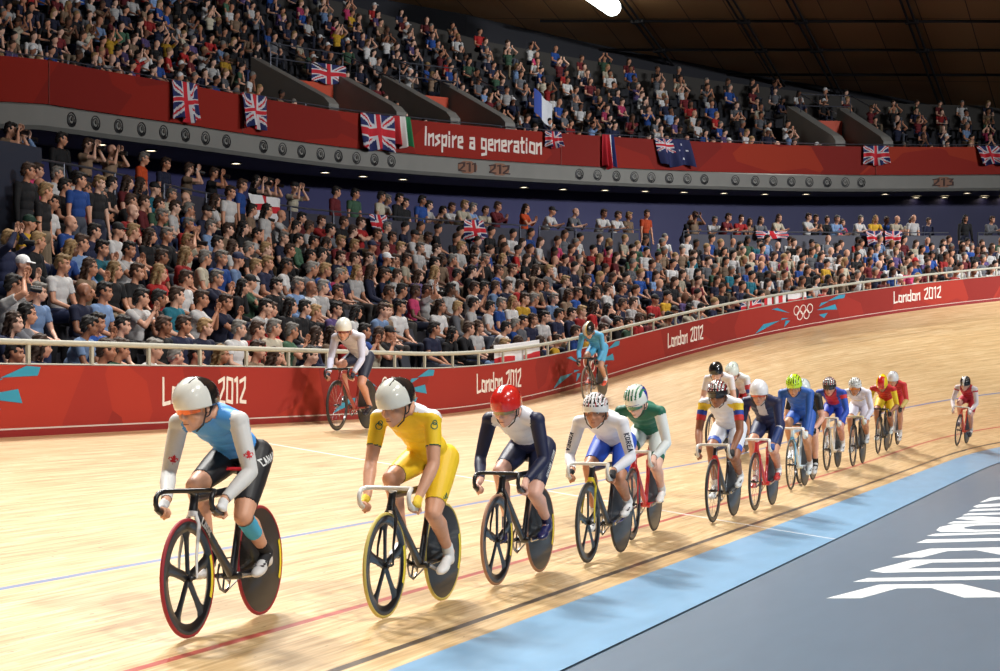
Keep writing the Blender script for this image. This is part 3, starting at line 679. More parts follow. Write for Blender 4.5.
# ------------------------------------------------------------------ bicycles.  local frame: x forward, y to the rider's left, z up; origin below the bottom bracket
FA = V3(.585, 0, .335); RA = V3(-.395, 0, .335); BBp = V3(0, 0, .285); WR = .335
m_black = mat('carbon_black', (24,24,27), .3, coat=.5); m_tyre = mat('tyre_rubber', (30,28,28), .7)
m_metal = mat('bare_metal', (176,178,182), .25, metal=1.0); m_wht = mat('white_gloss', (232,232,230), .25, coat=.5); m_disc = mat('disc_carbon', (28,29,33), .42, coat=.25, noise=.25, nscale=6)
m_yel = mat('yellow_label', (236,214,36), .4); m_chain = mat('chain_steel', (120,118,112), .35, metal=.9)
def wheel(nm, c, style, tyre_rgb, parent, lab):
    w_ = empty(nm, tuple(c)); w_.parent = parent
    tm = mat('tyre_%d_%d_%d' % tyre_rgb, tyre_rgb, .6)
    mb = MB(); mb.lathe([(.318+.012*math.cos(a), .0115*math.sin(a)) for a in np.linspace(0, 2*math.pi, 11)[:-1]], (0,0,0), (0,1,0), 56, close=True)
    mb.build('tyre', tm, w_)
    if style == 'disc':
        mb = MB(); mb.lathe([(0, .024), (.03, .024), (.31, .008), (.315, 0), (.31, -.008), (.03, -.024), (0, -.024)], (0,0,0), (0,1,0), 56); mb.build('disc', m_disc, w_)
    elif style == 'five':
        mb = MB(); mb.lathe([(.314, .009), (.262, .012), (.250, .0), (.262, -.012), (.314, -.009)], (0,0,0), (0,1,0), 56, close=True); mb.build('rim', m_black, w_)
        for k in range(5):
            a = math.radians(90+72*k); d = V3(math.cos(a), 0, math.sin(a)); p_ = V3(-d[2], 0, d[0]); mb = MB()
            secs = []
            for t, hw in ((.02, .028), (.07, .029), (.15, .028), (.22, .034), (.262, .062)):
                for yy, ww in ((.0, hw), (.009, hw*.5), (.0, -hw), (-.009, hw*.5)):
                    secs.append(d*t + (p_*ww if yy == 0 else p_*0) + V3(0, yy*1.2, 0))
            mb.add(secs, [(i*4+k2, i*4+(k2+1) % 4, (i+1)*4+(k2+1) % 4, (i+1)*4+k2) for i in range(4) for k2 in range(4)])
            mb.build('blade_spoke', m_black, w_)
    else:
        dp = .27 if style == 'deep' else .295
        mb = MB(); mb.lathe([(.314, .009), (dp+.01, .011), (dp, .0), (dp+.01, -.011), (.314, -.009)], (0,0,0), (0,1,0), 48, close=True); mb.build('rim', m_black, w_)
        for k in range(20):
            a = math.radians(18*k); d = V3(math.cos(a), 0, math.sin(a)); s_ = .02*(-1)**k; mb = MB(); mb.tube([d*.018+V3(0, s_, 0), d*dp], .0014, 4); mb.build('spoke', m_metal, w_)
    mb = MB(); mb.lathe([(0, .05), (.008, .05), (.012, .03), (.022, .024), (.014, .0), (.022, -.024), (.012, -.03), (.008, -.05), (0, -.05)], (0,0,0), (0,1,0), 18); mb.build('hub', m_black, w_)
    if lab:
        mb = MB(); a0 = 160
        for sy in (-1, 1):
            for i in range(6):
                aa, ab = math.radians(a0+i*8), math.radians(a0+(i+1)*8); r0, r1 = .275, .305; q = [V3(math.cos(aa)*r0, sy*.0125, math.sin(aa)*r0), V3(math.cos(aa)*r1, sy*.0115, math.sin(aa)*r1), V3(math.cos(ab)*r1, sy*.0115, math.sin(ab)*r1), V3(math.cos(ab)*r0, sy*.0125, math.sin(ab)*r0)]
                mb.add(q, [(0,1,2,3)] if sy > 0 else [(3,2,1,0)])
        tag(mb.build('rim_label', m_yel, w_), 'yellow printed label')
    return w_
def bicycle(M, label, frame_rgb, fork_rgb, bar_rgb, front, tyre_rgb, phi, text=None, lab=False, stay_rgb=None, group='track bicycles of the racing riders', rear='disc', label2=None):
    g = empty('track_bicycle', M=M); tag(g, label, 'bicycle', group)
    fm = mat('frame_paint_%d_%d_%d' % frame_rgb, frame_rgb, .3, coat=.5); km = mat('frame_paint_%d_%d_%d' % fork_rgb, fork_rgb, .3, coat=.5)
    bm = mat('bar_finish_%d_%d_%d' % bar_rgb, bar_rgb, .35); rm = fm if stay_rgb is None else mat('frame_paint_%d_%d_%d' % stay_rgb, stay_rgb, .3, coat=.5)
    HT, HB = V3(.460, 0, .785), V3(.492, 0, .695); ST = V3(-.175, 0, .80)
    mb = MB(); fl = V3(0, 1, 0)
    mb.tube([HT, HT*.5+HB*.5, HB], [.026, .024, .026], 12)
    mb.tube([HB+V3(-.005,0,.02), BBp+V3(.03,0,.02)], [.030, .034], 12, flat=.62, flatdir=fl)
    mb.tube([HT+V3(-.0,0,-.02), ST+V3(0,0,-.015)], [.026, .022], 12, flat=.7, flatdir=fl)
    mb.tube([ST+V3(-.012,0,.04), ST, V3(-.10,0,.55), BBp], [.022,.028, .030, .036], 12, flat=.55, flatdir=fl)
    mb.lathe([(0,.045),(.024,.045),(.024,-.045),(0,-.045)], BBp, (0,1,0), 16)
    mb.build('frame', fm, g)
    mb = MB()
    for s in (-1, 1):
        mb.tube([BBp+V3(-.03, s*.022, 0), V3(-.2, s*.048, .295), RA+V3(.0, s*.058, 0)], [.017, .013, .010], 8)
        mb.tube([V3(-.155, s*.018, .70), V3(-.28, s*.045, .52), RA+V3(0, s*.058, 0)], [.013, .011, .009], 8)
    mb.build('rear_stays', rm, g)
    mb = MB()
    mb.tube([HB+V3(0,0,0), HB+V3(.008, 0, -.03)], .028, 10)
    for s in (-1, 1): mb.tube([HB+V3(.004, s*.018, -.02), HB+V3(.02, s*.044, -.07), FA+V3(-.01, s*.052, .12), FA+V3(0, s*.055, 0)], [.018, .017, .012, .009], 10, flat=.6, flatdir=fl)
    mb.build('fork', km, g)
    mb = MB(); mb.tube([HT+V3(-.002,0,-.01), HT+V3(-.01,0,.02)], .021, 12); mb.tube([HT+V3(-.012,0,.0), V3(.525,0,.812)], [.022, .018], 10); mb.build('stem', m_black if bar_rgb[0] < 100 else bm, g)
    mb = MB(); sp = []
    for s in (-1, 1):
        pts = [V3(.525, 0, .812), V3(.525, s*.075, .813), V3(.527, s*.135, .812), V3(.540, s*.158, .810), V3(.575, s*.166, .802), V3(.600, s*.168, .780), V3(.606, s*.168, .745), V3(.585, s*.168, .708), V3(.535, s*.168, .688), V3(.465, s*.168, .684)]
        P2 = []
        for i in range(len(pts)-1):
            for t in (0, .5): P2.append(pts[i]*(1-t)+pts[i+1]*t)
        P2.append(pts[-1]); mb.tube(P2, .0145, 10)
    mb.build('handlebar', bm, g)
    for s in (-1, 1): mb = MB(); mb.tube([V3(.592, s*.168, .718), V3(.570, s*.168, .702), V3(.535, s*.168, .688), V3(.462, s*.168, .684)], .018, 10); mb.build('grip', bm if bar_rgb[0] > 100 else m_black, g)
    mb = MB(); mb.tube([V3(-.178,0,.82), V3(-.205,0,.905)], .0155, 12, flat=.6, flatdir=fl); mb.build('seatpost', m_metal if front == 'five' else m_black, g)
    mb = MB(); P = []
    for t in np.linspace(0, 1, 12):
        x = -.34+.275*t; hw = .068*(1-sm((t-.15)/.55))+.019; zt_ = .932+.010*(1-t)**2
        P.append([V3(x, hw*math.cos(a), zt_-.018+.018*math.sin(a)*(1 if math.sin(a) > 0 else .9)) for a in np.linspace(0, 2*math.pi, 13)])
    mb.grid(P); mb.build('saddle', m_black if label2 is None else m_wht, g)
    wheel('front_wheel', FA, front, tyre_rgb, g, lab); wheel('rear_wheel', RA, rear, tyre_rgb, g, lab)
    # cranks: phi is the angle of the left pedal from straight down, forwards positive
    cr_ = V3(0, -.052, .0)
    mb = MB(); mb.lathe([(.094, -.002), (.098, .0), (.094, .002), (.080, .002), (.080, -.002)], BBp+cr_, (0,1,0), 44, close=True)
    for k in range(5):
        a = 2*math.pi*k/5; mb.tube([BBp+cr_, BBp+cr_+V3(.084*math.cos(a), 0, .084*math.sin(a))], .007, 6)
    mb.build('chainring', m_metal, g)
    mb = MB(); c0, c1 = BBp+cr_, RA+cr_; r0, r1 = .1, .032
    mb.tube([c0+V3(0,0,r0), c1+V3(0,0,r1), c1+V3(-r1,0,0), c1-V3(0,0,r1), c0-V3(0,0,r0), c0+V3(r0*.7,0,-r0*.7), c0+V3(r0,0,0), c0+V3(r0*.7,0,r0*.7), c0+V3(0,0,r0)], .005, 5, caps=False); mb.build('chain', m_chain, g)
    for s in (1, -1):
        a = phi if s > 0 else phi+math.pi; d = V3(math.sin(a), 0, -math.cos(a))
        mb = MB(); mb.tube([BBp+V3(0, s*.06, 0), BBp+V3(0, s*.075, 0)+d*.165], [.016, .011], 8, flat=.6); mb.build('crank_arm', m_metal, g)
        mb = MB(); p_ = BBp+V3(0, s*.105, 0)+d*.165; mb.box(p_, (.07, .055, .014)); mb.tube([p_-V3(0, s*.035, 0), p_], .006, 6); mb.build('pedal', m_black, g)
    if text:
        q, wd = stroke_text(text, .2); dv = nrm(BBp-HB); hh = .045
        for s in (1,):
            mb = MB(); o0 = HB+dv*.09; upv = np.cross(dv, V3(0,1,0)); upv = upv if upv[2] > 0 else -upv
            dd = dv; 
            for poly in q: mb.prism(poly, lambda a, b_, t: o0+dd*a*hh+upv*(b_-.5)*hh*.9+V3(0, .0235+t, 0), 0, .002)
            mb.build('frame_lettering', m_wht, g, smooth=False)
    return g
# ------------------------------------------------------------------ riders
def lum(c): return np.array(lin(c))
HAIRC = {'brown': (62,42,30), 'dark': (26,22,20), 'blond': (150,120,80), 'grey': (118,114,108), 'red': (120,62,36)}
def helmet_mesh(H, R, kind, colf, base):
    """shell of a track helmet: smooth teardrop ('aero') or ribbed with vents ('vent')"""
    nt_, npz = 72, 34; vs = []; fs = []; cols = []
    g = lambda f, l, u: H + R @ V3(f, l, u)
    for shellk, sc_ in ((0, 1.0), (1, .9)):
        for j in range(npz+1):
            ph = math.radians(102)*j/npz
            for i in range(nt_):
                th = 2*math.pi*i/nt_; f, l, u = math.sin(ph)*math.cos(th), math.sin(ph)*math.sin(th), math.cos(ph)
                back = max(0, -f)
                if kind == 'aero': F = f*(.134+.045*back); Lx = l*(.101-.012*back); Uz = u*.116-.014*back
                else: F = f*(.125+.012*back); Lx = l*.100; Uz = u*.108
                # lower edge: high over the brow, dropping to the nape and over the ears
                if ph > 1.3: Uz -= (.020*(1-f)/2+.012*abs(l))*(ph-1.3)/.48
                if kind == 'vent' and shellk == 0 and .25 < ph < 1.35:
                    rib = math.cos(l*22)*.5+.5; dent = max(0, (.5-rib))*.030*math.sin((ph-.25)/1.1*math.pi); F -= f*dent; Lx -= l*dent; Uz -= u*dent
                vs.append(g((F-.012)*sc_, Lx*sc_, (Uz)*sc_+.046-(0 if shellk == 0 else .004)))
    n1 = (npz+1)*nt_
    for shellk in (0, 1):
        for j in range(npz):
            for i in range(nt_):
                q = (j*nt_+i, (j+1)*nt_+i, (j+1)*nt_+(i+1) % nt_, j*nt_+(i+1) % nt_)
                q = tuple(shellk*n1+a for a in (q if shellk == 0 else q[::-1])); fs.append(q)
                ph = math.radians(102)*(j+.5)/npz; th = 2*math.pi*(i+.5)/nt_
                f, l, u = math.sin(ph)*math.cos(th), math.sin(ph)*math.sin(th), math.cos(ph)
                cols.append(lum(colf(f, l, u, ph)) if shellk == 0 else lum((20,20,22)))
    j = npz
    for i in range(nt_): fs.append((j*nt_+i, n1+j*nt_+i, n1+j*nt_+(i+1) % nt_, j*nt_+(i+1) % nt_)); cols.append(lum(base))
    me = raw_mesh('helmet', np.array(vs), np.array(fs)); set_col(me, np.array(cols)); me.materials.append(mat_col('helmet_shell', 'attr', .22, .6, .02)); return me
def vent_cols(base, vent, accent=None):
    def f_(f, l, u, ph):
        if ph < .25 or ph > 1.42: return base
        rib = math.cos(l*22)
        if rib < -.25 and abs(math.sin(ph*5)) > .28: return vent
        if accent and rib > .93: return accent
        return base
    return f_
def aero_cols(front, back, split=-.05):
    def f_(f, l, u, ph):
        if f < split+.12*u: return back
        if abs(abs(l)-.34) < .035 and -.05 < f < .42 and u > .5: return (26,26,28)
        return front
    return f_
def seg_t(P, a, b): d = b-a; return (P-a)@d/np.dot(d, d)
def rider(M, label, spec):
    """a person bent over the bars; spec gives kit colours and pose"""
    S = dict(phi=0., lean=0., head_yaw=0., head_pitch=-12., hands='drops', skin=(214,160,130), hair='brown', helmet='aero', voxel=.0085, up=0., side=0.,
             glove=(30,30,32), shoe=(232,232,232), sock=(232,232,232), glasses=None, kit={}, bare_arm=False, short_sleeve=False, elbows=0., face_fine=True, num=None)
    S.update(spec); K = dict(torso=(60,100,180), back=None, arm=None, fore=None, hip=None, thigh=None, yoke=None, side=None); K.update(S['kit'])
    g = lambda k, d: K[k] if K[k] is not None else K[d]
    K['back'] = g('back', 'torso'); K['arm'] = g('arm', 'torso'); K['fore'] = g('fore', 'arm'); K['hip'] = g('hip', 'torso'); K['thigh'] = g('thigh', 'hip'); K['yoke'] = g('yoke', 'torso'); K['side'] = g('side', 'torso'); K['sho'] = K.get('sho') or K['torso']
    B = Body(); up = S['up']; phi = S['phi']
    HC = V3(-.200, 0, .985)                                             # between the hip joints
    NB = V3(.265, S['side']*.4, 1.245+up)                               # base of the neck
    fwd = nrm(NB-HC); lat = V3(0, 1, 0); nor = np.cross(fwd, lat); nor = nor if nor[2] > 0 else -nor
    SP = []
    for t in (0, .2, .42, .64, .84):
        SP.append(HC+(NB-HC)*t+nor*(.045*math.sin(t*math.pi)))
    rads = [(.105,.150,.105), (.098,.136,.105), (.103,.138,.11), (.112,.158,.12), (.098,.165,.105)]
    for i, (c_, r_) in enumerate(zip(SP, rads)):
        d = nrm(SP[min(i+1, 4)]-SP[max(i-1, 0)]); R = np.stack([np.cross(lat, d), lat, d], 1)
        B.e(c_-nor*.02, R, r_, Z_HIP if i == 0 else Z_WAIST if i == 1 else Z_CHEST)
    # head
    yw, pt = math.radians(S['head_yaw']), math.radians(S['head_pitch'])
    hf = V3(math.cos(pt)*math.cos(yw), math.cos(pt)*math.sin(yw), math.sin(pt)); hl = nrm(np.cross(V3(0,0,1), hf)); hu = np.cross(hf, hl); HR = np.stack([hf, hl, hu], 1)*1.07
    H = NB+V3(.115, S['side']*.3+.02*math.sin(yw), .038)
    head_prims(B, H, HR, S['face_fine'])
    B.c(SP[4]+fwd*.04+nor*.02, .066, H+HR@V3(-.045, 0, -.045), .056, Z_NECK)
    J = {}
    fing = MB()
    for s in (-1, 1):
        sh = NB+V3(-.035, s*.185, -.055); 
        if S['hands'] == 'drops': wr = V3(.462, s*.175, .752); grip = V3(.515, s*.168, .690); gax = nrm(V3(1, 0, .22))
        elif S['hands'] == 'hoods': wr = V3(.51, s*.2, .855); grip = V3(.59, s*.198, .808); gax = nrm(V3(1, 0, -.25))
        else: wr = V3(.46, s*.12, .925); grip = V3(.525, s*.11, .88); gax = V3(0, 1, 0)
        el, wr2 = ik(sh, wr, .295, .262, V3(-.45, s*(.34+S['elbows']), -.25)); wr = wr2
        B.e(sh, np.eye(3), (.062, .058, .060), Z_SHO); B.c(NB+V3(-.03, s*.05, -.02), .055, sh, .056, Z_SHO)
        B.c(sh+(NB-sh)*0, .054, sh+(el-sh)*.45, .050, Z_UA); B.c(sh+(el-sh)*.45, .050, el, .040, Z_UA2)
        fb = el+(wr-el)*.28; B.c(el, .040, fb, .043, Z_FA); B.c(fb, .043, wr, .027, Z_FA)
        out = V3(0, s*.55, .85) if S['hands'] != 'tops' else V3(-.6, 0, .8)
        pc = grip+nrm(out-gax*np.dot(out, gax))*.030; pr = frame(np.cross(gax, nrm(out)), gax); B.e(pc, pr, (.042, .016, .028), Z_HAND)
        B.c(wr, .026, pc+(wr-pc)*.25, .024, Z_HAND)
        hand_fingers(fing, grip, gax, out, wr, .023, .0088, 6, (10, 240), flip=s)
        # legs
        a = phi if s > 0 else phi+math.pi; d = V3(math.sin(a), 0, -math.cos(a)); ped = BBp+V3(0, s*.105, 0)+d*.165
        tilt = .30+.10*math.cos(a); foot = V3(math.cos(tilt), 0, -math.sin(tilt)); an = ped-foot*.115+V3(0, -s*.004, .085)
        hp = HC+V3(.005, s*.092, -.015); kn, an = ik(hp, an, .440, .435, V3(1, s*.06, .25))
        B.c(hp, .098, hp+(kn-hp)*.4, .086, Z_TH); B.c(hp+(kn-hp)*.4, .086, hp+(kn-hp)*.68, .072, Z_TH); B.c(hp+(kn-hp)*.68, .072, kn, .056, Z_TH2); B.e(hp+V3(-.05, -s*.01, .0), np.eye(3), (.095,.085,.095), Z_HIP)
        bk = nrm(np.cross(lat, nrm(an-kn))); bk = bk if bk[0] < 0 else -bk
        B.c(kn, .054, kn+(an-kn)*.2, .049, Z_CALF); B.c(kn+(an-kn)*.1+bk*.008, .047, kn+(an-kn)*.32+bk*.016, .056, Z_CALF); B.c(kn+(an-kn)*.32+bk*.014, .055, kn+(an-kn)*.62+bk*.006, .040, Z_CALF)
        B.c(kn+(an-kn)*.6, .042, kn+(an-kn)*.8, .036, Z_CALF); B.c(kn+(an-kn)*.8, .036, an, .034, Z_ANK)
        B.c(an, .036, ped-foot*.02+V3(0,0,.035), .032, Z_ANK)
        J[s] = dict(sh=sh, el=el, wr=wr, hp=hp, kn=kn, an=an, ped=ped, foot=foot, grip=grip, pc=pc)
    v, n, f = B.mesh(S['voxel'], 3)
    cen = v[f].mean(1); z = B.zones(cen)
    root_me = None
    fv = np.array(fing.v); ff = fing.f
    me = bpy.data.meshes.new('cyclist')
    allv = np.concatenate([v, fv]); faces = [tuple(map(int, q)) for q in f]+[tuple(len(v)+i for i in q) for q in ff]
    me.from_pydata(allv.tolist(), [], faces); me.polygons.foreach_set('use_smooth', [True]*len(me.polygons)); me.materials.append(SKIN)
    o = link('cyclist', me); o.matrix_world = M; o.color = (*lum(S['skin']), 1); tag(o, label, 'person', 'riders in the race')
    # kit
    sel = np.isin(z, [Z_CHEST, Z_WAIST, Z_HIP, Z_SHO, Z_UA, Z_TH])
    neckd = np.linalg.norm(cen-(NB+V3(.03, 0, .02)), axis=1); sel &= ~((neckd < .085) & (cen[:,2] > NB[2]-.03))
    tt = np.full(len(cen), 9.)
    for s in (-1, 1):
        j = J[s]; side = (cen[:,1]*s > 0)
        t2 = seg_t(cen, j['hp'], j['kn']); sel |= (z == Z_TH2) & side & (t2 < .80); 
        if not S['short_sleeve']: sel |= side & (z == Z_UA2)
        else: t3 = seg_t(cen, j['sh'], j['el']); sel |= side & (z == Z_UA2) & (t3 < .62)
        if not (S['bare_arm'] or S['short_sleeve']): sel |= side & (z == Z_FA) & (seg_t(cen, j['el'], j['wr']) < .93)
    vo, fo, nf, be = shell('skinsuit', v, n, f, sel, .0035)
    cs = cen[sel]; zs = z[sel]; col = np.zeros((nf, 3))
    tsp = (cs-HC)@fwd/np.linalg.norm(NB-HC); dorsal = (cs-(HC+np.outer(tsp, NB-HC)))@nor
    for i, zn in enumerate((Z_CHEST, Z_WAIST, Z_HIP, Z_SHO, Z_UA, Z_UA2, Z_FA, Z_TH, Z_TH2)):
        key = ('torso', 'torso', 'hip', 'sho', 'arm', 'arm', 'fore', 'thigh', 'thigh')[i]; col[zs == zn] = lum(K[key])
    tor = np.isin(zs, [Z_CHEST, Z_WAIST] if K['sho'] != K['torso'] else [Z_CHEST, Z_WAIST, Z_SHO]); col[tor & (dorsal > .02)] = lum(K['back'])
    col[tor & (tsp > .78) & (dorsal > -.02)] = lum(K['yoke']); col[tor & (np.abs(cs[:,1]) > .125) & (tsp < .75)] = lum(K['side'])
    if K['sho'] != K['torso']: mm = (zs == Z_SHO) & (np.abs(cs[:,1]) < .150); col[mm] = lum(K['torso'])
    lowt = tor & (tsp < K.get('waistline', .16)); col[lowt] = lum(K['hip'])
    ctx = dict(c=cs, z=zs, t=tsp, d=dorsal, J=J, col=col, lum=lum, HC=HC, NB=NB, seg=seg_t)
    if 'paint' in S: S['paint'](ctx)
    col = np.concatenate([col, np.zeros((len(fo)-nf, 3))+.02]); sm_ = raw_mesh('skinsuit', vo, fo); set_col(sm_, col); sm_.materials.append(SUIT)
    so = link('skinsuit', sm_, o)
    # shoes and socks
    for s in (-1, 1):
        j = J[s]; ft = j['foot']; b2 = Body(); an, ped = j['an'], j['ped']; R = np.stack([ft, V3(0, 1, 0), np.cross(ft, V3(0,1,0))], 1)
        if R[2,2] < 0: R[:,2] *= -1; R[:,1] *= -1
        heel = ped-ft*.150+R[:,2]*.032
        b2.e(ped+R[:,2]*.030+ft*.01, R, (.085, .043, .030), 0); b2.e(heel+ft*.045+R[:,2]*.012, R, (.062, .036, .042), 0); b2.c(heel+ft*.05+R[:,2]*.02, .038, ped+R[:,2]*.038-ft*.01, .034, 0); b2.c(heel+ft*.03, .034, heel+ft*.035+R[:,2]*.045, .036, 0)
        if S.get('overshoe'): b2.c(heel+ft*.035+R[:,2]*.045, .040, an+(j['kn']-an)*.16, .040, 0)
        vv, nn, f2 = b2.mesh(max(.008, S['voxel']), 3, 10); ms = raw_mesh('shoe', vv, f2); ms.materials.append(mat_col('shoe_upper', 'obj', .35, .3, .04)); q = link('shoe', ms, o); q.color = (*lum(S['shoe']), 1)
        if not S.get('overshoe'):
            mb = MB()
            for k in (-.35, .1, .5): c_ = ped+ft*(.03*k*2-.02)+R[:,2]*(.060-.006*k); mb.box(c_, (.012, .07, .008), R)
            mb.build('shoe_strap', mat('shoe_strap_grey', (90,90,96), .4), q)
            if S['sock']:
                sk = (z == Z_ANK) & (cen[:,1]*s > 0); h_ = S.get('sock_h', 0.)
                if h_: sk |= (z == Z_CALF) & (cen[:,1]*s > 0) & (seg_t(cen, j['kn'], j['an']) > 1-h_)
                a1, b1, c1, _ = shell('sock', v, n, f, sk, .004); ms = raw_mesh('sock', a1, b1); ms.materials.append(mat_col('sock_knit', 'obj', .8, 0, .06)); q2 = link('sock', ms, o); q2.color = (*lum(S['sock']), 1)
    # gloves: palm and back of the hand
    if S['glove']:
        for s in (-1, 1):
            sk = ((z == Z_HAND)) & (cen[:,1]*s > 0); a1, b1, c1, _ = shell('glove', v, n, f, sk, .004); ms = raw_mesh('glove', a1, b1); ms.materials.append(mat_col('glove_cloth', 'obj', .7, 0, .06)); q = link('glove', ms, o); q.color = (*lum(S['glove']), 1)
    # helmet, strap, glasses, eyes, hair
    hk, hcol, hb = S['helmet_def']; hm = helmet_mesh(H, HR, hk, hcol, hb); ho = link('helmet', hm, o)
    gg = lambda a, b_, c_: H+HR@V3(a, b_, c_)
    for s in (-1, 1):
        mb = MB(); mb.tube([gg(.015, s*.088, .02), gg(.02, s*.082, -.03), gg(.035, s*.062, -.085), gg(.055, s*.02, -.118)], .005, 5, flat=1); mb.tube([gg(-.06, s*.075, .0), gg(.0, s*.086, -.045), gg(.022, s*.080, -.05)], .0045, 5); mb.build('chin_strap', m_black, ho)
    if S['glasses']:
        fr, ln = S['glasses']; mb = MB(); P = []
        for zz in (.036, .022, .006, -.010):
            row = []
            for a in np.linspace(-62, 62, 15):
                r_ = math.radians(a); row.append(gg(.106*math.cos(r_)+.006, .088*math.sin(r_), zz-(.0 if abs(a) > 8 else (.0 if zz > 0 else -.008))))
            P.append(row)
        mb.grid(P); P2 = np.array(P)-hf*.004; mb.grid(P2[::-1]); mb.build('glasses_lens', mat('lens_%d_%d_%d' % ln, ln, .12, coat=1, metal=.3), o)
        mb = MB(); mb.tube([gg(.106*math.cos(math.radians(a))+.007, .088*math.sin(math.radians(a)), .037) for a in np.linspace(-66, 66, 13)], .004, 5); 
        for s in (-1, 1): mb.tube([gg(.05, s*.082, .034), gg(-.01, s*.088, .02)], .0035, 5)
        mb.build('glasses_frame', mat('frame_%d_%d_%d' % fr, fr, .3), o)
    else:
        for s in (-1, 1):
            mb = MB(); mb.ell(gg(.074, s*.032, .010), HR, (.0125, .014, .0115), 10, 7); eo = mb.build('eye', mat('eye_white', (214,206,198), .2), o)
            mb = MB(); mb.ell(gg(.0835, s*.032, .009), HR, (.0045, .0062, .0062), 8, 5); mb.build('iris', mat('iris_dark', (44,34,28), .1), eo)
            mb = MB(); mb.tube([gg(.100, s*.012, .030), gg(.096, s*.030, .036), gg(.082, s*.050, .030)], [.004,.005,.002], 5); mb.build('eyebrow', mat('brow_%s' % S['hair'], HAIRC[S['hair']], .8), o)
    mb = MB(); mb.ell(gg(.0965, 0, -.064), HR, (.010, .020, .0035), 10, 6); mb.build('mouth', mat('lip_line', (120,60,56), .6), o)
    mb = MB(); mb.ell(gg(-.045, 0, .0), HR, (.062, .080, .060), 14, 8); mb.build('hair', mat('hair_%s' % S['hair'], HAIRC[S['hair']], .8), o)
    return o, so, J, dict(H=H, HR=HR, HC=HC, NB=NB, fwd=fwd, nor=nor)
def decal(polys, me_obj, origin, right, upv, size, m, name, lab=None, off=.002, asp=1.0):
    """print flat shapes onto the kit: shapes are cut fine and dropped onto the cloth"""
    me = me_obj.data; bvh = BVHTree.FromPolygons([v.co[:] for v in me.vertices], [p.vertices[:] for p in me.polygons])
    right = nrm(right); upv = nrm(upv-right*np.dot(upv, right)); nd = np.cross(right, upv); mb = MB()
    for poly in polys:
        pts = []
        ok = True
        for a, b_ in poly:
            p = origin+right*a*size*asp+upv*b_*size; h = bvh.ray_cast(Vector(p+nd*.14), Vector(-nd), .3)
            if h[0] is None: h = bvh.find_nearest(Vector(p))
            pts.append(np.array(h[0])+nd*off)
        if ok: mb.add(pts, [tuple(range(len(pts)))])
    if not mb.v: return None
    o = mb.build(name, m, me_obj, smooth=False)
    if lab: tag(o, lab)
    return o
LEAF = [(.03*.7,-.62*.7),(.04*.7,-.2*.7),(.45*.7,-.28*.7),(.40*.7,-.12*.7),(.86*.7,.22*.7),(.72*.7,.30*.7),(.80*.7,.54*.7),(.52*.7,.48*.7),(.45*.7,.62*.7),(.22*.7,.38*.7),(.30*.7,.80*.7),(.15*.7,.72*.7),(0,1.02*.7)]
LEAF = LEAF+[(-x, y) for x, y in LEAF[-2::-1]]
def fan(poly, c=(0,.05)): return [[c, poly[i], poly[(i+1) % len(poly)]] for i in range(len(poly))]

def ground_uw(px, py, w0=1.2, u0=20): return solve(lambda u, w_: surf(u, w_), px, py, (u0, w0))
def place(px, py, u0, w0, yaw=0., lean=0.):
    """matrix of a bicycle whose front wheel touches the boards at the measured point"""
    u, w_ = ground_uw(px, py, w0, u0); p = surf(u, w_); t = -tan_at(u); 
    t2 = surf(u+.98, w_)-p; t = -nrm(t2)
    x, y, a, b, z0 = plan(u); side = nor_at(u)
    c_, s_ = math.cos(math.radians(yaw)), math.sin(math.radians(yaw)); lat = np.cross(V3(0,0,1), t); fw = nrm(t*c_+lat*s_)
    q = p-fw*.98; uu, ww = u+.98, w_-0*s_          # rear contact dropped onto the boards
    sr = solve_xy(q[:2], (u+.98, w_)); q = surf(*sr); fw = nrm(p-q)
    up0 = nrm(V3(0,0,1)-fw*fw[2]); lt_ = np.cross(up0, fw); L_ = math.radians(lean); upv = nrm(up0*math.cos(L_)+lt_*math.sin(L_)); lt_ = np.cross(upv, fw)
    o = p-fw*.585
    M = Matrix(((fw[0], lt_[0], upv[0], o[0]), (fw[1], lt_[1], upv[1], o[1]), (fw[2], lt_[2], upv[2], o[2]), (0,0,0,1)))
    return M, u, w_
def solve_xy(xy, g):
    g = np.array(g, float)
    for _ in range(25):
        q = surf(*g)[:2]; e = xy-q; J = np.zeros((2,2))
        for k in range(2): d = g.copy(); d[k] += 1e-3; J[:,k] = (surf(*d)[:2]-q)/1e-3
        g = g+np.linalg.lstsq(J, e, rcond=None)[0]
    return g
RW = (214,214,212); BK = (26,26,30)
def bands(*bs):
    """paint helper: (which, t0, t1, colour) rings on arms (A), thighs (T) or trunk (B)"""
    def f_(x):
        c, z, J, col = x['c'], x['z'], x['J'], x['col']
        for wh, t0, t1, rgb in bs:
            if wh == 'B': m = np.isin(z, [Z_CHEST, Z_WAIST, Z_SHO]) & (x['t'] > t0) & (x['t'] < t1)
            elif wh == 'S': m = np.isin(z, [Z_CHEST, Z_WAIST, Z_SHO, Z_HIP]) & (np.abs(c[:,1]) > t0) & (np.abs(c[:,1]) < t1)
            elif wh == 'C': m = np.isin(z, [Z_CHEST, Z_SHO]) & (np.abs(c[:,1]) < t1) & (x['d'] < -.0) & (x['t'] > t0)
            else:
                m = np.zeros(len(c), bool)
                for s in (-1, 1):
                    j = J[s]; a, b, zz = {'A': ('sh','el',[Z_UA,Z_UA2,Z_SHO]), 'F': ('el','wr',[Z_FA]), 'T': ('hp','kn',[Z_TH,Z_TH2])}[wh[0]]
                    t = x['seg'](c, j[a], j[b]); m |= np.isin(z, zz) & (c[:,1]*s > 0) & (t > t0) & (t < t1)
                    if len(wh) > 1 and wh[1] == 'o': m &= True
            col[m] = x['lum'](rgb)
    return f_
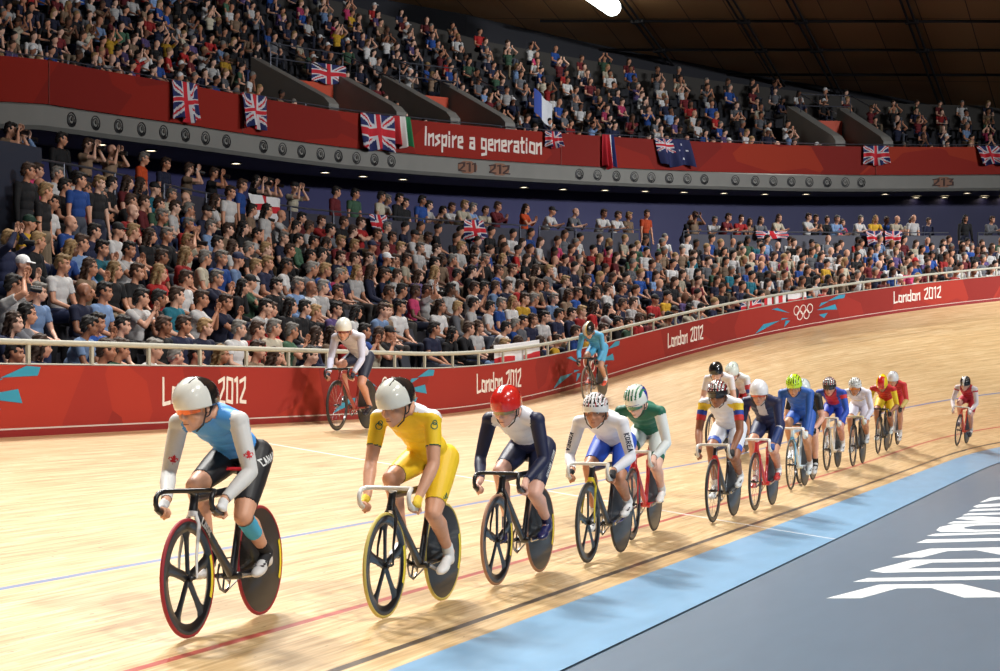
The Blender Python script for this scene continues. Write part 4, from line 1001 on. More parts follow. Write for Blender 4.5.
def checks(x0, parts, rgb, sz=.05):
    def f_(x):
        c = x['c']; m = np.isin(x['z'], parts) & ((np.floor(c[:,0]/sz)+np.floor(c[:,1]/sz)+np.floor(c[:,2]/sz)) % 2 == 0); x['col'][m] = x['lum'](rgb)
    return f_
def both(*fs):
    def f_(x):
        for q in fs: q(x)
    return f_
RACE = [
 # px, py, u0, w0, yaw, lean, bicycle args, rider args
 dict(at=(190,639,11,1.0), yaw=3.5, lean=-2, phi=-1.5, frame=(28,28,32), fork=(222,222,222), bar=BK, front='five', tyre=(150,34,44), text='LOOK', lab=True,
  bl='black track bicycle with white fork and red-edged front tyre at the head of the race',
  rl='leading cyclist in pale blue top with red maple leaves on white sleeves',
  S=dict(side=-.02, head_yaw=-14, head_pitch=-16, kit=dict(torso=(74,150,220), sho=RW, arm=RW, fore=RW, hip=BK, thigh=BK, waistline=.22), glasses=((220,110,40),(236,104,24)), glove=(226,226,226), shoe=(214,214,214), sock=(30,30,34), sock_h=.25, helmet_def=('aero', aero_cols((224,224,216),(24,24,26), -.1), (224,224,216)), up=-.01, voxel=.0075)),
 dict(at=(385,619,15,1.0), yaw=0, lean=0, phi=-1.2, frame=(26,26,28), fork=(30,30,32), bar=(226,222,214), front='five', tyre=(196,176,92), text=None, lab=True,
  bl='black track bicycle with white handlebar and gold-edged tyres, second in line',
  rl='cyclist in yellow short-sleeved suit with white shoulders and white and black helmet',
  S=dict(side=-.02, head_yaw=-14, head_pitch=-24, short_sleeve=True, up=.05, kit=dict(torso=(246,204,36), yoke=(232,232,236), hip=(240,198,40), thigh=(244,202,40)), glove=(238,204,60), shoe=(230,230,228), sock=(230,230,228), overshoe=True, helmet_def=('aero', aero_cols((222,222,212),(34,34,34), -.1), (222,222,212)), voxel=.0075, paint=bands(('A',.60,.64,(24,84,66))))),
 dict(at=(497,586,18,1.0), yaw=0, lean=0, phi=-1.6, frame=(24,24,28), fork=(24,24,28), bar=BK, front='five', tyre=(150,110,84), text=None, lab=True,
  bl='black track bicycle with brown-edged tyres under the red-helmeted rider',
  rl='cyclist with glossy red helmet and mirrored visor in navy and white suit',
  S=dict(head_yaw=-6, head_pitch=-22, skin=(226,176,156), kit=dict(torso=(228,230,238), sho=(26,32,66), arm=(26,32,66), fore=(26,32,66), hip=(28,36,80), thigh=(24,30,62), waistline=.3, yoke=(226,228,238)), glasses=((200,40,40),(150,130,80)), glove=None, shoe=(28,34,88), sock=(30,30,70), overshoe=True, helmet_def=('aero', lambda f, l, u, ph: (206,40,32) if not (abs(l) < .16 and u > .8) else ((228,228,232) if abs(l) > .06 else (30,40,90)), (190,30,28)), voxel=.0075)),
 dict(at=(588,563.5,21,1.0), yaw=0, lean=0, phi=-1.9, frame=(28,30,36), fork=(226,204,50), bar=(222,218,210), front='five', tyre=(44,42,42), text=None, lab=False, stay=(40,70,160),
  bl='black track bicycle with yellow fork and white handlebar beside the dark measuring line',
  rl='cyclist in white and blue suit with white sleeves and ribbed white and red helmet',
  S=dict(up=-.05, head_yaw=4, head_pitch=-10, skin=(190,132,100), hair='dark', kit=dict(torso=(232,232,238), arm=(234,234,240), fore=(234,234,240), hip=(44,84,190), thigh=(44,86,196)), glove=BK, shoe=(222,222,222), sock=(230,230,230), sock_h=.1, helmet_def=('vent', vent_cols((226,226,226),(30,30,36),(170,44,44)), (226,226,226)), voxel=.008)),
 dict(at=(632,540.6,23,1.2), yaw=3, lean=0, phi=-1.7, frame=(196,34,40), fork=(196,34,40), bar=(226,222,214), front='five', tyre=(40,38,40), text=None, lab=False,
  bl='red track bicycle with white bar following the first white-sleeved pair',
  rl='cyclist in green and white suit with white helmet striped in green, bent low',
  S=dict(head_yaw=-12, head_pitch=-34, skin=(228,184,164), hair='red', up=-.02, kit=dict(torso=(26,104,82), yoke=(28,108,84), back=(30,110,88), arm=(226,232,230), fore=(226,232,230), hip=(226,232,228), thigh=(222,230,228)), glasses=((40,60,150),(60,120,90)), glove=None, shoe=(232,232,230), sock=(232,232,230), overshoe=True, helmet_def=('vent', lambda f, l, u, ph: (40,130,92) if (math.cos(l*20) < -.3 and .3 < ph < 1.2) else ((46,60,160) if f < -.1 and ph > .9 else (232,236,228)), (232,236,228)), paint=bands(('T',.68,.8,(28,104,84))), voxel=.0085)),
 dict(at=(713,523,26,1.2), yaw=0, lean=0, phi=-1.9, frame=(34,34,40), fork=(196,40,44), bar=(206,200,190), front='deep', tyre=(30,30,32), text=None, lab=False,
  bl='black track bicycle with red fork and deep rims beside the white finish line',
  rl='cyclist in white suit with yellow, blue and red sleeve bands and dark sunglasses',
  S=dict(up=.045, head_yaw=0, head_pitch=-10, skin=(150,98,70), hair='dark', bare_arm=True, short_sleeve=True, kit=dict(torso=(226,228,234), arm=(232,200,50), hip=(50,96,200), thigh=(226,230,238)), glasses=((20,20,22),(24,24,30)), glove=BK, shoe=(214,220,222), sock=(228,228,228), sock_h=.1, helmet_def=('vent', vent_cols((34,30,32),(226,220,216),(190,44,44)), (40,34,34)), paint=bands(('A',.0,.25,(232,200,50)),('A',.25,.42,(40,70,170)),('A',.42,.62,(206,50,50)),('T',.66,.8,(60,100,200))), voxel=.009)),
 dict(at=(755,511,28,1.1), yaw=0, lean=0, phi=-1.8, frame=(196,34,42), fork=(196,34,42), bar=(230,228,224), front='deep', tyre=(34,32,34), text=None, lab=False,
  bl='red track bicycle with white bar under the rider in navy',
  rl='cyclist in navy suit with white chest mark and white helmet with blue and red back',
  S=dict(up=.045, head_yaw=6, head_pitch=-14, skin=(206,150,122), kit=dict(torso=(30,38,78), arm=(30,40,84), fore=(34,60,120), hip=(30,38,78), thigh=(32,40,80)), glasses=((200,60,50),(200,84,50)), glove=(40,80,150), shoe=(190,60,60), sock=(228,228,228), sock_h=.14, helmet_def=('aero', lambda f, l, u, ph: (34,56,150) if f < -.05 and l > 0 else ((196,60,50) if f < -.3 else (228,228,232)), (226,226,228)), paint=bands(('C',.5,.05,(200,200,206)),('F',.0,.08,(210,210,216))), voxel=.009)),
 dict(at=(791,490.3,31,1.2), yaw=0, lean=0, phi=-0.9, frame=(206,226,238), fork=(110,180,222), bar=(226,224,220), front='wire', tyre=(60,58,52), text=None, lab=False,
  bl='white and sky-blue track bicycle with thin wire wheels',
  rl='cyclist in royal blue long-sleeved suit with lime green ribbed helmet',
  S=dict(up=.08, head_yaw=0, head_pitch=-24, skin=(190,138,104), kit=dict(torso=(40,92,176), arm=(38,88,172), fore=(38,88,172), hip=(40,84,160), thigh=(44,90,176)), glove=(224,228,226), shoe=(206,218,222), sock=(226,226,226), sock_h=.12, helmet_def=('vent', vent_cols((190,226,44),(60,84,30)), (190,226,44)), voxel=.0095)),
 dict(at=(800,484,33,1.7), yaw=0, lean=0, phi=0.3, frame=(26,26,28), fork=(26,26,28), bar=BK, front='deep', tyre=(30,30,30), text=None, lab=False,
  bl='black track bicycle half hidden behind the blue rider with the lime helmet',
  rl='cyclist in plain black suit with white helmet behind the rider in royal blue',
  S=dict(head_yaw=-8, head_pitch=-20, skin=(222,170,146), short_sleeve=True, kit=dict(torso=(26,26,30)), glove=BK, shoe=(210,214,216), sock=(30,30,32), helmet_def=('aero', aero_cols((216,224,222),(190,200,198)), (216,222,220)), voxel=.0095)),
 dict(at=(827,471,35,1.3), yaw=0, lean=0, phi=-1.5, frame=(226,222,212), fork=(226,222,212), bar=(206,200,190), front='deep', tyre=(50,48,46), text=None, lab=False,
  bl='cream white track bicycle with dark deep rims',
  rl='cyclist in bright blue suit with red chest and black helmet striped in red',
  S=dict(head_yaw=4, head_pitch=-14, skin=(206,146,124), kit=dict(torso=(36,72,176), arm=(36,84,190), fore=(36,80,186), hip=(36,68,176), thigh=(34,66,180), side=(200,44,60)), glasses=((20,20,24),(30,30,40)), glove=(224,226,228), shoe=(214,218,222), sock=(226,226,226), sock_h=.3, helmet_def=('vent', vent_cols((30,30,34),(200,200,200),(190,44,50)), (30,30,34)), paint=bands(('C',.3,.09,(196,44,60)),('A',.1,.3,(206,52,62))), voxel=.010)),
 dict(at=(853,466.6,37,1.3), yaw=0, lean=0, phi=-2.0, frame=(28,28,32), fork=(28,28,32), bar=(206,196,160), front='deep', tyre=(34,34,36), text=None, lab=False,
  bl='black track bicycle with tan handlebar under the rider all in white',
  rl='cyclist all in white with checked white and black helmet and orange glasses',
  S=dict(head_yaw=2, head_pitch=-18, skin=(190,130,96), hair='dark', kit=dict(torso=(226,222,232), arm=(228,226,240), fore=(228,226,240), hip=(226,224,236), thigh=(224,222,236)), glasses=((120,60,30),(220,130,40)), glove=(210,214,220), shoe=(206,212,214), sock=(226,226,230), sock_h=.3, helmet_def=('vent', vent_cols((226,226,222),(40,60,50)), (226,226,222)), paint=bands(('B',.5,.62,(208,180,120))), voxel=.010)),
 dict(at=(878,454,40,1.3), yaw=0, lean=2, phi=-1.9, frame=(26,26,30), fork=(26,26,30), bar=BK, front='deep', tyre=(30,30,32), text=None, lab=False,
  bl='all-black track bicycle under the rider in yellow and red',
  rl='cyclist in yellow and red suit with red and yellow helmet, head bowed',
  S=dict(head_yaw=0, head_pitch=-50, up=-.03, skin=(170,116,88), kit=dict(torso=(190,34,40), yoke=(196,36,42), arm=(232,200,40), fore=(180,60,50), hip=(230,204,40), thigh=(232,206,44)), bare_arm=True, glove=BK, shoe=(216,226,224), sock=(222,222,222), helmet_def=('aero', lambda f, l, u, ph: (200,36,34) if (abs(l) < .55 and f > -.3) else (238,206,40), (238,206,40)), voxel=.010)),
 dict(at=(889,448,42,1.9), yaw=0, lean=2, phi=0.3, frame=(190,190,196), fork=(190,190,196), bar=BK, front='deep', tyre=(30,30,32), text=None, lab=False,
  bl='pale track bicycle hidden behind the rider in yellow and red',
  rl='cyclist with white and blue helmet hidden behind the yellow and red rider',
  S=dict(head_yaw=0, head_pitch=-20, skin=(206,150,124), kit=dict(torso=(206,50,54), arm=(214,60,60), fore=(226,200,120), hip=(200,44,50), thigh=(200,44,50)), glove=BK, shoe=(226,226,226), sock=(226,226,226), helmet_def=('aero', aero_cols((228,230,234),(44,66,150), -.2), (228,228,228)), voxel=.0105)),
 dict(at=(957,446,46,1.0), yaw=0, lean=6, phi=-0.9, frame=(206,70,52), fork=(216,84,60), bar=(220,214,206), front='deep', tyre=(30,30,32), text=None, lab=False,
  bl='orange-red track bicycle alone at the back of the line in the bend',
  rl='last cyclist in red and white suit, black helmet with one white stripe',
  S=dict(head_yaw=-6, head_pitch=-22, skin=(222,170,150), kit=dict(torso=(186,44,58), arm=(232,222,226), fore=(232,222,226), hip=(180,40,54), thigh=(184,44,58)), bare_arm=False, glove=(230,220,224), shoe=(40,44,60), sock=(226,226,226), sock_h=.1, helmet_def=('aero', lambda f, l, u, ph: (236,236,236) if abs(l) < .2 else (22,22,26), (22,22,26)), paint=bands(('A',.0,.2,(196,50,64)),('S',.12,.3,(224,214,218))), voxel=.0105)),
 dict(at=(712,457,30,3.0), yaw=-4, lean=0, phi=-1.2, frame=(60,60,66), fork=(60,60,66), bar=BK, front='deep', tyre=(30,30,32), text=None, lab=False,
  bl='dark track bicycle higher on the banking behind the rider with coloured shoulder bands',
  rl='cyclist in plain white jersey with glossy black helmet higher on the banking',
  S=dict(head_yaw=4, head_pitch=-24, skin=(222,176,156), kit=dict(torso=(228,226,232), arm=(228,226,232), hip=(196,60,60), thigh=(40,40,44)), short_sleeve=True, glove=BK, shoe=(60,60,64), sock=None, helmet_def=('aero', aero_cols((26,26,28),(34,34,36)), (26,26,28)), voxel=.010)),
 dict(at=(729,455,32,3.0), yaw=-3, lean=0, phi=-0.6, frame=(40,40,46), fork=(40,40,46), bar=BK, front='deep', tyre=(30,30,32), text=None, lab=False,
  bl='dark track bicycle beside the rider with the glossy black helmet',
  rl='cyclist in white with red and blue sleeve bands, behind the black-helmeted rider',
  S=dict(head_yaw=0, head_pitch=-36, skin=(214,160,134), kit=dict(torso=(222,228,224), back=(206,220,214), arm=(224,226,232), fore=(44,70,140), hip=(196,50,56), thigh=(200,54,60)), glove=BK, shoe=(226,226,226), sock=None, helmet_def=('aero', aero_cols((222,232,222),(206,216,206)), (222,230,222)), paint=bands(('A',.35,.6,(200,60,66)),('A',.6,.8,(60,90,170))), voxel=.010)),
 dict(at=(587,402,35,6.3), yaw=0, lean=0, phi=-1.4, frame=(34,34,38), fork=(34,34,38), bar=BK, front='deep', tyre=(120,110,100), text=None, lab=False,
  bl='dark track bicycle riding high beside the red barrier, right of the other one',
  rl='cyclist in sky blue suit and orange shoes, high by the barrier',
  S=dict(head_yaw=-8, head_pitch=-48, up=.02, hands='drops', skin=(200,150,124), kit=dict(torso=(84,170,214), arm=(84,168,212), fore=(84,168,212), hip=(86,172,216), thigh=(86,170,212)), glove=BK, shoe=(240,96,70), sock=(226,226,226), sock_h=.12, helmet_def=('aero', lambda f, l, u, ph: (30,30,30) if l > .25 else ((226,190,110) if l > .05 else (234,232,222)), (226,200,120)), voxel=.010)),
 dict(at=(337,431,26,6.0), yaw=0, lean=0, phi=-1.0, frame=(150,52,44), fork=(150,52,44), bar=BK, front='deep', tyre=(34,32,32), text=None, lab=False,
  bl='dark red track bicycle high beside the barrier behind the yellow rider',
  rl='cyclist in pale grey top and navy shorts with white helmet, by the barrier',
  S=dict(head_yaw=10, head_pitch=-16, up=.04, hands='drops', skin=(206,150,126), kit=dict(torso=(206,206,218), arm=(206,208,228), fore=(206,208,228), hip=(210,212,224), thigh=(34,38,58), waistline=.0), glasses=((230,230,230),(120,40,40)), glove=(40,44,60), shoe=(40,40,46), sock=None, helmet_def=('aero', aero_cols((228,228,220),(206,206,200), -.5), (228,228,220)), voxel=.0095)),
]
for i, r in enumerate(RACE):
    px, py, u0, w0 = r['at']; M, u, w_ = place(px, py, u0, w0, r['yaw'], r['lean'])
    print('RIDER', i, 'u %.1f w %.2f s %.1f' % (u, w_, proj(surf(u, w_))[2]))
    bicycle(M, r['bl'], r['frame'], r['fork'], r['bar'], r['front'], r['tyre'], r['phi'], r['text'], r['lab'], r.get('stay'))
    S = dict(r['S']); S['phi'] = r['phi']; o, so, J, X = rider(M, r['rl'], S)
    inplane = lambda a, b: nrm(J[1][b]-J[1][a])
    if i == 0:
        m_leaf = mat('maple_red', (204,34,44), .6)
        for s in (1, -1):
            j = J[s]; dn = nrm(j['el']-j['sh']); vdir = V3(.75, .62, .05); rt = np.cross(-dn, vdir); rt = -rt if (np.cross(nrm(rt), -dn)@vdir) < 0 else rt
            decal(fan(LEAF), so, j['sh']+(j['el']-j['sh'])*.72, rt, -dn, .052, m_leaf, 'maple_leaf', 'red maple leaf on white sleeve')
        q, wd = stroke_text('CANADA', .2); ht = X['HC']+V3(.02, .12, .0)
        decal([[(a-wd/2, b_-.5) for a, b_ in p] for p in q], so, ht+V3(.015, 0, -.03), nrm(V3(-1,0,.30)), V3(0,0,1), .038, m_wht, 'country_lettering', 'white capital lettering on black shorts', asp=1)
        decal(fan(LEAF), so, ht+V3(.165, 0, -.085), V3(-1,0,.2), V3(0,0,1), .03, m_leaf, 'maple_leaf', 'small red maple leaf on black shorts')
        # blue tape on the left knee
        mb = MB(); kn, an = J[1]['kn'], J[1]['an']; mb.tube([kn+(an-kn)*t+V3(.004,.004,0) for t in (.06,.16,.26,.36,.46)], [.056,.052,.053,.052,.048], 14, caps=False); tag(mb.build('knee_tape', mat('blue_tape', (70,170,206), .7), o), 'blue tape strip below the left knee')
    if i == 1:
        gm = mat('dark_green_print', (24,96,76), .6); q = ring(0,0,1,.25,12)+ring(.2,.9,.7,.25,10)
        for s in (1, -1):
            j = J[s]; dn = nrm(j['el']-j['sh']); vdir = V3(.8, .5, .1); rt = np.cross(-dn, vdir); rt = -rt if (np.cross(nrm(rt), -dn)@vdir) < 0 else rt
            decal(q, so, j['sh']+(j['el']-j['sh'])*.2, rt, -dn, .024, gm, 'sleeve_emblem', 'dark green curl on yellow sleeve')
        decal([[(-.8,0),(-.45,0),(-.62,.4)],[(-.35,0),(.0,0),(-.25,.6),(-.45,.4)],[(.1,0),(.5,0),(.15,.8),(-.1,.6)]], so, J[1]['hp']+(J[1]['kn']-J[1]['hp'])*.72+V3(0,.02,0), V3(-1,0,.1), V3(0,0,1), .05, gm, 'three_stripe_mark', 'green three bar mark on thigh')
    if i == 3:
        q, wd = stroke_text('KOREA', .22)
        for s in (1, -1):
            j = J[s]; dn = nrm(j['el']-j['sh']); vdir = V3(1, s*.6, .1); up_ = np.cross(vdir, dn)
            decal([[(a-wd/2, b_-.5) for a, b_ in p] for p in q], so, j['sh']+(j['el']-j['sh'])*.6, dn, up_, .042, mat('sleeve_print_dark', (40,46,70), .6), 'sleeve_lettering', 'dark capital lettering down the sleeve')
    if i == 2:
        q, wd = stroke_text('GREAT BRITAIN', .2); j = J[1]; dn = nrm(j['kn']-j['hp']); vdir = V3(.1, 1, .1)
        decal([[(a-wd/2, b_-.5) for a, b_ in p] for p in q], so, j['hp']+(j['kn']-j['hp'])*.38, dn, np.cross(vdir, dn), .028, m_wht, 'thigh_lettering', 'white capital lettering down the thigh')
# ================================================================== SPECTATORS
SHIRT = {'w':((232,230,228),'white'),'n':((34,40,72),'navy'),'k':((24,24,28),'black'),'b':((36,84,168),'blue'),'l':((140,172,218),'pale blue'),'r':((190,36,36),'red'),
 'm':((120,30,38),'maroon'),'g':((120,122,128),'grey'),'t':((150,124,100),'tan'),'y':((226,176,44),'yellow'),'G':((72,110,84),'green'),'o':((226,84,30),'orange'),
 'p':((222,70,120),'pink'),'v':((104,84,140),'purple'),'T':((30,120,140),'teal'),'c':((214,204,180),'cream')}
HAIR = {'d':('short','dark','short dark hair'),'b':('short','brown','short brown hair'),'B':('short','blond','short fair hair'),'g':('short','grey','grey hair'),'x':(None,None,'bald head'),
 'D':('long','dark','long dark hair'),'N':('long','brown','long brown hair'),'Y':('long','blond','long fair hair'),
 'W':('cap',(226,226,226),'white cap'),'K':('cap',(24,24,26),'black cap'),'U':('cap',(32,40,70),'navy cap'),'R':('cap',(190,30,34),'red cap'),'E':('cap',(20,60,44),'dark green cap')}
POSE = {'s':'sitting hands in lap','c':'sitting clapping','f':'leaning forward','h':'sitting chin on hand','a':'sitting arms folded','p':'sitting holding up a camera',
 'S':'standing','C':'standing clapping','P':'standing with a camera','R':'leaning on the rail'}
TOPW = {'w':'shirt','n':'top','k':'top','g':'T-shirt','t':'top','o':'vest'}
CROWD = """5,293,w,d,p 12,280,m,W,c 4,334,n,d,s 54,259,w,B,s 73,257,l,b,s 75,284,n,x,s 95,284,l,d,s 131,291,w,d,c 66,309,l,d,f 86,307,b,d,c 113,311,n,d,s 82,336,w,b,f 143,339,w,g,s 155,339,k,b,s 150,294,k,d,s 154,266,r,b,s 29,259,k,B,s 107,266,k,Y,s 120,264,w,d,c
168,291,T,b,s 178,289,w,b,s 190,291,w,b,c 206,292,n,g,c 215,296,n,b,c 227,275,k,D,h 249,275,w,B,s 246,296,w,d,f 266,326,c,g,s 281,323,G,g,c 291,341,w,d,f 231,339,w,g,s 248,347,t,b,s 187,345,n,d,s 212,350,y,Y,s 269,277,k,d,s 279,280,w,d,s 291,280,l,g,s 304,284,w,x,s 283,304,k,D,s 297,301,k,d,s 308,303,k,B,s 316,302,w,g,s 197,256,c,g,s 230,259,l,U,s 178,255,r,Y,s 179,275,k,Y,s 165,270,r,d,s 283,263,k,b,s 259,261,n,B,s 303,257,k,d,c 315,259,w,d,s
329,302,v,d,s 331,287,k,b,s 349,311,w,D,s 367,310,l,b,f 375,309,k,b,h 378,287,n,b,s 388,289,n,d,h 409,292,p,b,s 422,294,w,b,p 429,290,w,Y,s 445,290,w,d,s 434,313,w,N,s 451,308,g,B,s 467,306,w,d,s 472,332,w,N,s 324,341,t,N,s 413,277,v,N,s 425,277,n,d,h 437,279,t,N,s 451,272,w,d,s 466,277,k,d,s 379,256,k,W,c 389,256,T,b,s 401,255,c,b,s 366,250,g,U,s 415,254,w,g,s 431,259,n,b,s 447,257,m,g,s 456,259,w,B,s 467,257,n,b,c 467,288,w,b,c 478,296,n,d,s
484,311,w,d,s 491,329,w,d,f 509,332,b,g,s 514,279,r,b,s 522,262,k,N,s 531,262,t,N,s 550,264,w,x,s 560,279,g,B,s 561,263,n,d,s 570,263,n,d,s 589,252,r,d,s 628,265,g,g,s 549,294,l,g,s 528,295,b,g,s 519,293,y,b,s 502,293,n,b,s 517,315,g,d,s 527,317,n,N,s 534,321,k,N,s 553,321,n,d,s 566,314,n,d,s 576,316,r,B,s 551,331,y,b,s 558,330,m,b,s 569,331,b,b,s 572,294,b,b,s 563,300,t,N,s 591,294,n,N,s 595,277,k,Y,p 608,282,w,N,s 603,297,w,b,s 617,298,n,b,s 628,298,w,b,s 612,313,k,d,s 634,312,r,b,s 493,275,b,b,s 582,277,k,b,s 575,282,k,b,s 498,266,t,Y,s
487,233,k,d,h 498,235,k,N,s 509,231,w,d,s 518,234,g,N,s 513,245,r,d,s 526,250,k,b,s 500,250,n,N,s 550,249,k,d,h 561,237,g,N,s 576,234,w,d,s 596,236,n,b,s 605,238,p,Y,s 621,239,c,B,s 634,240,G,Y,s 605,253,r,d,s 628,252,k,d,s
339,219,k,b,s 347,219,n,b,s 349,231,m,B,s 372,231,m,b,s 387,233,m,b,s 395,237,k,B,s 400,222,n,d,s 382,222,g,g,s 416,228,t,N,s 433,227,k,d,s 456,226,g,d,s 423,239,w,b,s 409,241,w,K,s 452,241,k,b,s 473,240,w,b,c 461,244,n,N,s
44,207,w,d,s 57,197,k,d,s 21,229,y,E,s 37,236,n,D,s 62,232,b,x,s 87,238,n,d,s 110,238,w,K,s 125,241,n,B,s 143,247,k,N,s 155,229,n,g,s 105,189,k,d,s 114,202,k,b,f 121,191,m,N,s 134,193,k,N,s 148,191,T,K,s 125,205,r,x,s 137,214,m,b,s 153,213,G,b,s 3,229,n,B,p
182,216,r,g,s 204,220,l,g,s 182,230,c,B,p 211,234,n,d,s 222,234,t,b,s 236,236,k,D,s 249,236,w,d,c 264,220,k,d,s 274,214,w,x,c 290,229,k,d,s 296,211,m,d,s 303,212,w,b,s 315,213,r,b,c 306,243,k,d,c 250,254,k,b,s 260,249,n,B,s
684,236,w,d,s 693,238,k,d,s 708,238,b,d,s 717,242,k,B,s 730,237,g,x,p 745,241,G,D,s 703,253,n,B,a 721,253,c,D,s 730,253,w,D,c 748,253,c,x,s 689,266,w,b,s 678,267,c,N,s 669,271,w,d,s 648,269,b,b,s 654,257,g,d,s 655,281,n,x,s 670,284,k,N,s 694,284,m,b,s 713,284,n,N,s 744,266,b,d,s 733,271,n,d,s 757,267,k,x,s 680,298,v,x,c 650,298,r,K,s 718,295,k,b,s 729,297,n,b,s 738,297,n,b,c 643,253,w,d,s
764,237,l,d,s 775,241,n,x,s 787,242,w,b,c 791,236,k,b,s 798,241,g,N,s 825,242,g,x,s 838,242,n,b,c 855,237,r,d,c 877,238,l,g,s 771,253,w,N,c 785,257,c,N,s 796,252,w,b,s 809,253,g,b,s 828,252,w,x,c 843,253,n,x,s 854,254,k,D,s 868,254,b,N,s 878,253,n,b,s 781,267,c,Y,s 797,265,b,D,s 804,269,k,N,s 823,266,y,K,s 837,270,t,N,s 841,265,c,Y,s 857,269,k,D,c 867,267,m,d,c 875,266,m,x,s 783,282,g,N,s 798,283,t,N,s 812,280,w,D,s 824,280,k,D,s 839,280,t,N,c 849,280,k,N,s 763,283,t,D,c
889,241,w,B,c 901,240,m,D,c 913,240,c,N,c 925,236,b,x,c 940,243,w,N,c 946,242,n,b,s 960,241,n,D,a 893,253,v,B,s 908,253,k,D,s 919,253,w,D,s 929,250,k,d,s 888,267,w,D,s 896,276,l,W,f 912,264,b,R,s 925,266,k,b,c 947,264,g,x,s 957,264,w,D,s 974,252,k,x,s 988,252,w,b,s 980,261,g,g,s 992,262,w,d,s 972,264,w,D,s 998,239,G,x,s"""
STAND = """8,108,t,d,P 17,122,l,b,P 524,204,o,N,C 547,200,w,K,R 571,200,g,x,R 600,200,w,b,R 614,202,w,b,R 628,207,t,B,S 646,212,o,b,S 496,207,m,b,C 335,174,m,d,S 354,175,G,d,S 380,182,c,d,S 385,199,w,g,C 398,192,k,d,S 404,191,k,d,S 421,194,b,d,S 427,207,w,d,C 438,209,t,d,R 450,209,w,b,C 460,208,c,B,R 468,208,l,g,R 484,212,c,b,C
22,175,k,b,S 35,193,k,B,S 67,180,b,d,S 88,184,k,B,S 218,179,b,b,S 239,202,w,b,S 249,207,w,D,S
60,122,k,d,S 86,136,t,b,P 110,138,t,x,P 142,148,o,g,S 164,162,n,b,S 187,143,t,b,P 212,143,k,b,P 255,155,k,D,P 267,157,t,d,P 293,163,c,K,P
694,206,t,b,P 687,218,k,x,R 712,218,w,g,R 724,221,m,b,R 738,220,r,b,R 747,225,t,N,R 758,224,g,N,R 775,221,c,N,R 807,208,w,b,C 815,217,k,b,C 826,221,k,b,C 834,224,l,g,R 839,219,p,N,R 857,221,w,g,R 873,217,y,Y,R 883,221,b,b,R 894,221,c,x,R 913,206,w,x,S 909,223,c,b,R 928,217,n,b,S 965,220,k,D,S 989,209,g,b,R"""
SKINS = [(214,160,132),(206,148,118),(222,172,146),(190,132,102),(150,100,74),(226,180,156),(112,74,54)]
ORD = ['front','second','third','fourth','fifth','sixth','seventh','eighth','ninth']
